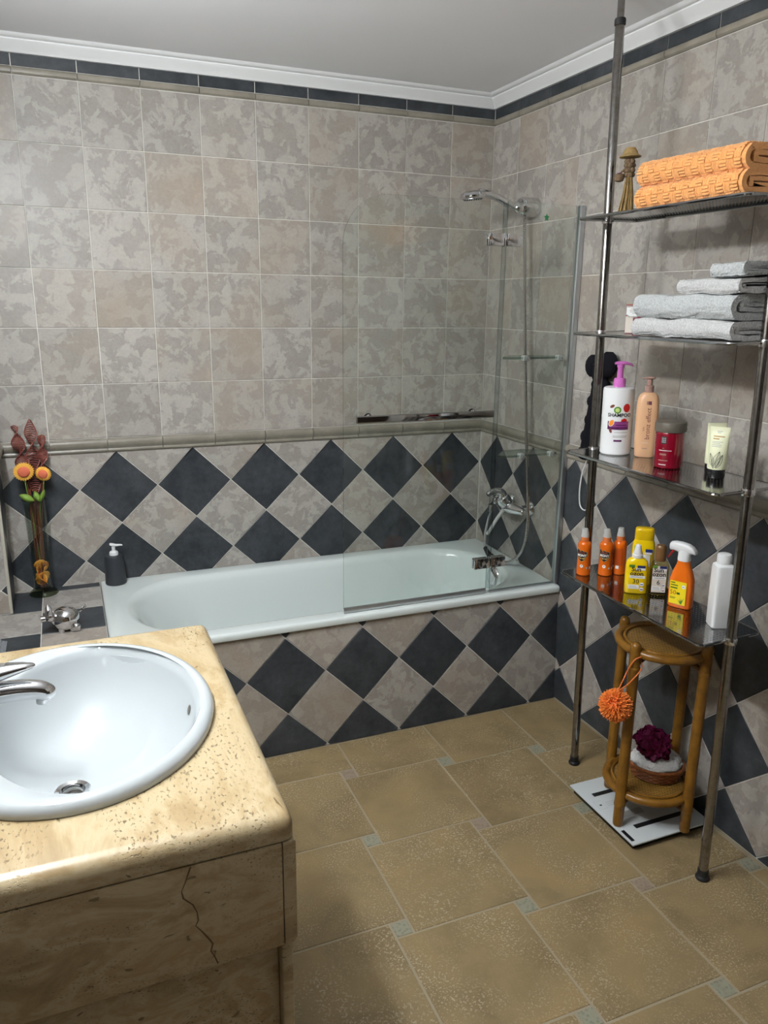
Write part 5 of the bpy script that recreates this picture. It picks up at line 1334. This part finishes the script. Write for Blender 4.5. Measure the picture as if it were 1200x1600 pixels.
def daisy(hx_, hz, R_, tilt, leaves, label, bx_):
    t = thing('artificial_daisy', label, 'flower', T(*VC), 'flowers in the glass vase')
    hz -= VC.z
    M = T(hx_, -0.030, hz) @ RX(PI / 2 + 0.12) @ RY(tilt)
    n = 26; rim = []
    for k in range(n * 4):
        a = 2 * PI * k / (n * 4); r = R_ * (0.93 + 0.07 * math.cos(n * a))
        rim.append((r * math.cos(a), r * math.sin(a)))
    Ld = [[(x, y, -0.003) for x, y in rim], [(x, y, 0.0) for x, y in rim], [(x * 0.62, y * 0.62, 0.004) for x, y in rim], [(x * 0.3, y * 0.3, 0.002) for x, y in rim]]
    hdm = MB().loops(Ld, M=M).build('petal_disc', 'petal_yellow', t, smooth=60)
    MB().lathe([(R_ * 0.60, 0.002), (R_ * 0.56, 0.006), (R_ * 0.35, 0.009), (0.0005, 0.010)], 32, M=M).build('flower_heart', 'flower_heart', hdm, smooth=60)
    MB().tube(catmull([(hx_, -0.026, hz), (hx_ * 0.8 + bx_ * 0.2, -0.018, hz - 0.06), (bx_, -0.006, 0.33), (bx_ * 0.3, 0.0, 0.18), (0, 0.002, 0.04)], 6), 0.0015, 6).build('stem', 'leaf_green', t)
    for (x0, z0, x1, z1, wd) in leaves:
        z0 -= VC.z; z1 -= VC.z
        ux, uz = x1 - x0, z1 - z0; l = math.hypot(ux, uz); px_, pz_ = -uz / l, ux / l
        v = []; f = []
        for k in range(9):
            q = k / 8; s = wd * math.sin(PI * q) ** 0.8
            cxx, czz = x0 + ux * q, z0 + uz * q
            v += [(cxx + px_ * s, -0.036 - 0.004 * math.sin(PI * q), czz + pz_ * s), (cxx, -0.040 - 0.006 * math.sin(PI * q), czz), (cxx - px_ * s, -0.036 - 0.004 * math.sin(PI * q), czz - pz_ * s)]
            if k: o = 3 * k; f += [(o - 3, o - 2, o + 1, o), (o - 2, o - 1, o + 2, o + 1)]
        lo_ = MB().add(v, f).build('leaf', 'leaf_green', t, smooth=60)
        sm = lo_.modifiers.new('thickness', 'SOLIDIFY'); sm.thickness = 0.001
daisy(-0.022, 0.946, 0.0350, 0.1, [(0.004, 0.838, -0.044, 0.866, 0.0135)], 'larger orange-centred yellow fabric daisy on the left', -0.012)
daisy(0.040, 0.934, 0.0280, -0.25, [(0.018, 0.834, 0.006, 0.876, 0.011), (0.020, 0.834, 0.040, 0.878, 0.008)], 'smaller orange-centred yellow fabric daisy on the right', 0.018)
rnd = random.Random(4)
for k in range(8):
    t = thing('dried_petal', 'orange dried petal packed in the bottom of the glass vase', 'petal', T(VC.x + rnd.uniform(-0.007, 0.007), VC.y + rnd.uniform(-0.009, 0.003), VC.z + 0.050 + k * 0.0095) @ RZ(rnd.uniform(0, 6)) @ RX(rnd.uniform(0.9, 1.6)), 'orange petals inside the vase')
    v = []; f = []; R_ = 0.0235
    for i in range(5):
        for j in range(5):
            x, y = (i - 2) / 2 * R_, (j - 2) / 2 * R_
            k2 = max(1.0, math.hypot(x, y) / R_)
            v.append((x / k2, y / k2, 0.006 * math.sin(0.9 * i + k) + 0.004 * math.cos(0.8 * j + 2 * k)))
            if i and j: f.append((5 * (i - 1) + j - 1, 5 * i + j - 1, 5 * i + j, 5 * (i - 1) + j))
    o = MB().add(v, f).build('petal', 'petal_orange', t, smooth=60)
    sm = o.modifiers.new('thickness', 'SOLIDIFY'); sm.thickness = 0.0012
for k in range(7):
    a = 2 * PI * k / 7
    t = tag(MB().tube(catmull([(0.008 * math.cos(a), 0.008 * math.sin(a), 0.026), (0.014 * math.cos(a + 0.6), 0.014 * math.sin(a + 0.6), 0.15), (0.016 * math.cos(a + 1.1), 0.016 * math.sin(a + 1.1), 0.30), (0.013 * math.cos(a + 1.4), 0.013 * math.sin(a + 1.4), 0.40)], 5), 0.0020, 6).build('dry_stalk', 'stem_brown'),
            'thin brown dried stalk standing inside the glass vase', 'stalk', 'brown stalks in the vase')
    t.location = VC

# ---- charcoal soap pump
t = thing('soap_dispenser', 'charcoal ceramic soap dispenser with white pump on the tub corner', 'dispenser', T(-1.606, -0.055, TZ + 0.0006) @ RZ(-0.1))
MB().lathe([(0.0, 0.0), (0.0350, 0.0), (0.0385, 0.003), (0.0388, 0.010), (0.0365, 0.085), (0.0350, 0.105), (0.0320, 0.112), (0.018, 0.1145), (0.0, 0.1145)], 40).build('bottle_body', 'charcoal_ceramic', t)
MB().lathe([(0.0, 0.114), (0.0165, 0.114), (0.0168, 0.122), (0.0150, 0.127), (0.010, 0.130), (0.0065, 0.132), (0.0065, 0.148), (0.0, 0.148)], 24).build('pump_collar', 'white_plastic', t)
hd_ = []
for x, wy, h, z in ((-0.013, 0.005, 0.004, 0.157), (-0.009, 0.009, 0.0055, 0.156), (0.0, 0.0095, 0.006, 0.154), (0.010, 0.007, 0.0045, 0.152), (0.026, 0.0052, 0.0035, 0.152), (0.033, 0.004, 0.0028, 0.1505)):
    hd_.append([(x, wy * math.cos(2 * PI * j / 14), z + h * math.sin(2 * PI * j / 14)) for j in range(14)])
MB().loops(hd_).build('pump_head', 'white_plastic', t, smooth=60)

# ---- chrome animal ornament
t = thing('chrome_ornament', 'small shiny chrome round-bodied animal ornament on the ledge', 'ornament', T(-1.788, -0.445, LZ + 0.0006) @ RZ(0.15) @ Matrix.Scale(1.2, 4))
MB().sphere((0, 0, 0.0345), (0.037, 0.035, 0.0335), 28, 18).build('body', 'chrome', t, smooth=80)
for sx, sy in ((-0.018, -0.016), (-0.018, 0.016), (0.018, -0.016), (0.018, 0.016)):
    MB().lathe([(0.0, 0.0), (0.008, 0.0), (0.009, 0.004), (0.0095, 0.014)], 12, M=T(sx * 0.8, sy * 0.8, 0)).build('leg', 'chrome', t)
MB().sphere((-0.040, -0.006, 0.050), (0.017, 0.017, 0.016), 20, 12).build('head', 'chrome', t, smooth=80)
MB().lathe([(0.0, 0), (0.0085, 0), (0.0085, 0.012), (0.0, 0.0125)], 16, M=T(-0.052, -0.010, 0.047) @ RY(-PI / 2)).build('snout', 'chrome', t)
for s in (-1, 1): MB().loops([sup(0, 0.009, 0.004, 2, 12), sup(0.012, 0.008, 0.003, 2, 12), sup(0.022, 0.001, 0.001, 2, 12)], M=T(-0.040, s * 0.011 - 0.006, 0.060) @ RX(-s * 0.7)).build('ear', 'chrome', t)
MB().tube(catmull([(0.037, 0.0, 0.045), (0.046, 0.004, 0.050), (0.050, 0.0, 0.058), (0.045, -0.004, 0.060), (0.044, 0.0, 0.052), (0.053, 0.003, 0.056), (0.056, 0.0, 0.066)], 6), 0.0024, 6).build('curly_tail', 'chrome', t)
MB().lathe([(0.0, 0.0), (0.012, 0.0), (0.012, 0.006), (0.010, 0.009), (0.0, 0.009)], 16, M=T(0.022, -0.024, 0.015) @ RX(PI / 2 + 0.5)).build('foot', 'chrome', t)

# ---- grey cloth on the far left of the ledge
t = thing('grey_cloth', 'fringed grey cloth corner on the ledge at the left edge', 'cloth', T(-2.025, -0.560, LZ + 0.0006))
MB().box((0, 0, 0.008), (0.09, 0.16, 0.014), 0.006, 3).build('folded_cloth', 'cloth_grey', t)
fg = MB()
for k in range(40): fg.tube([(0.045, -0.078 + k * 0.004, 0.006), (0.052, -0.078 + k * 0.004, 0.004), (0.060, -0.078 + k * 0.004 + random.uniform(-0.002, 0.002), 0.0015)], 0.0011, 4)
tag(fg.build('fringe', 'cloth_grey', t), kind='stuff')
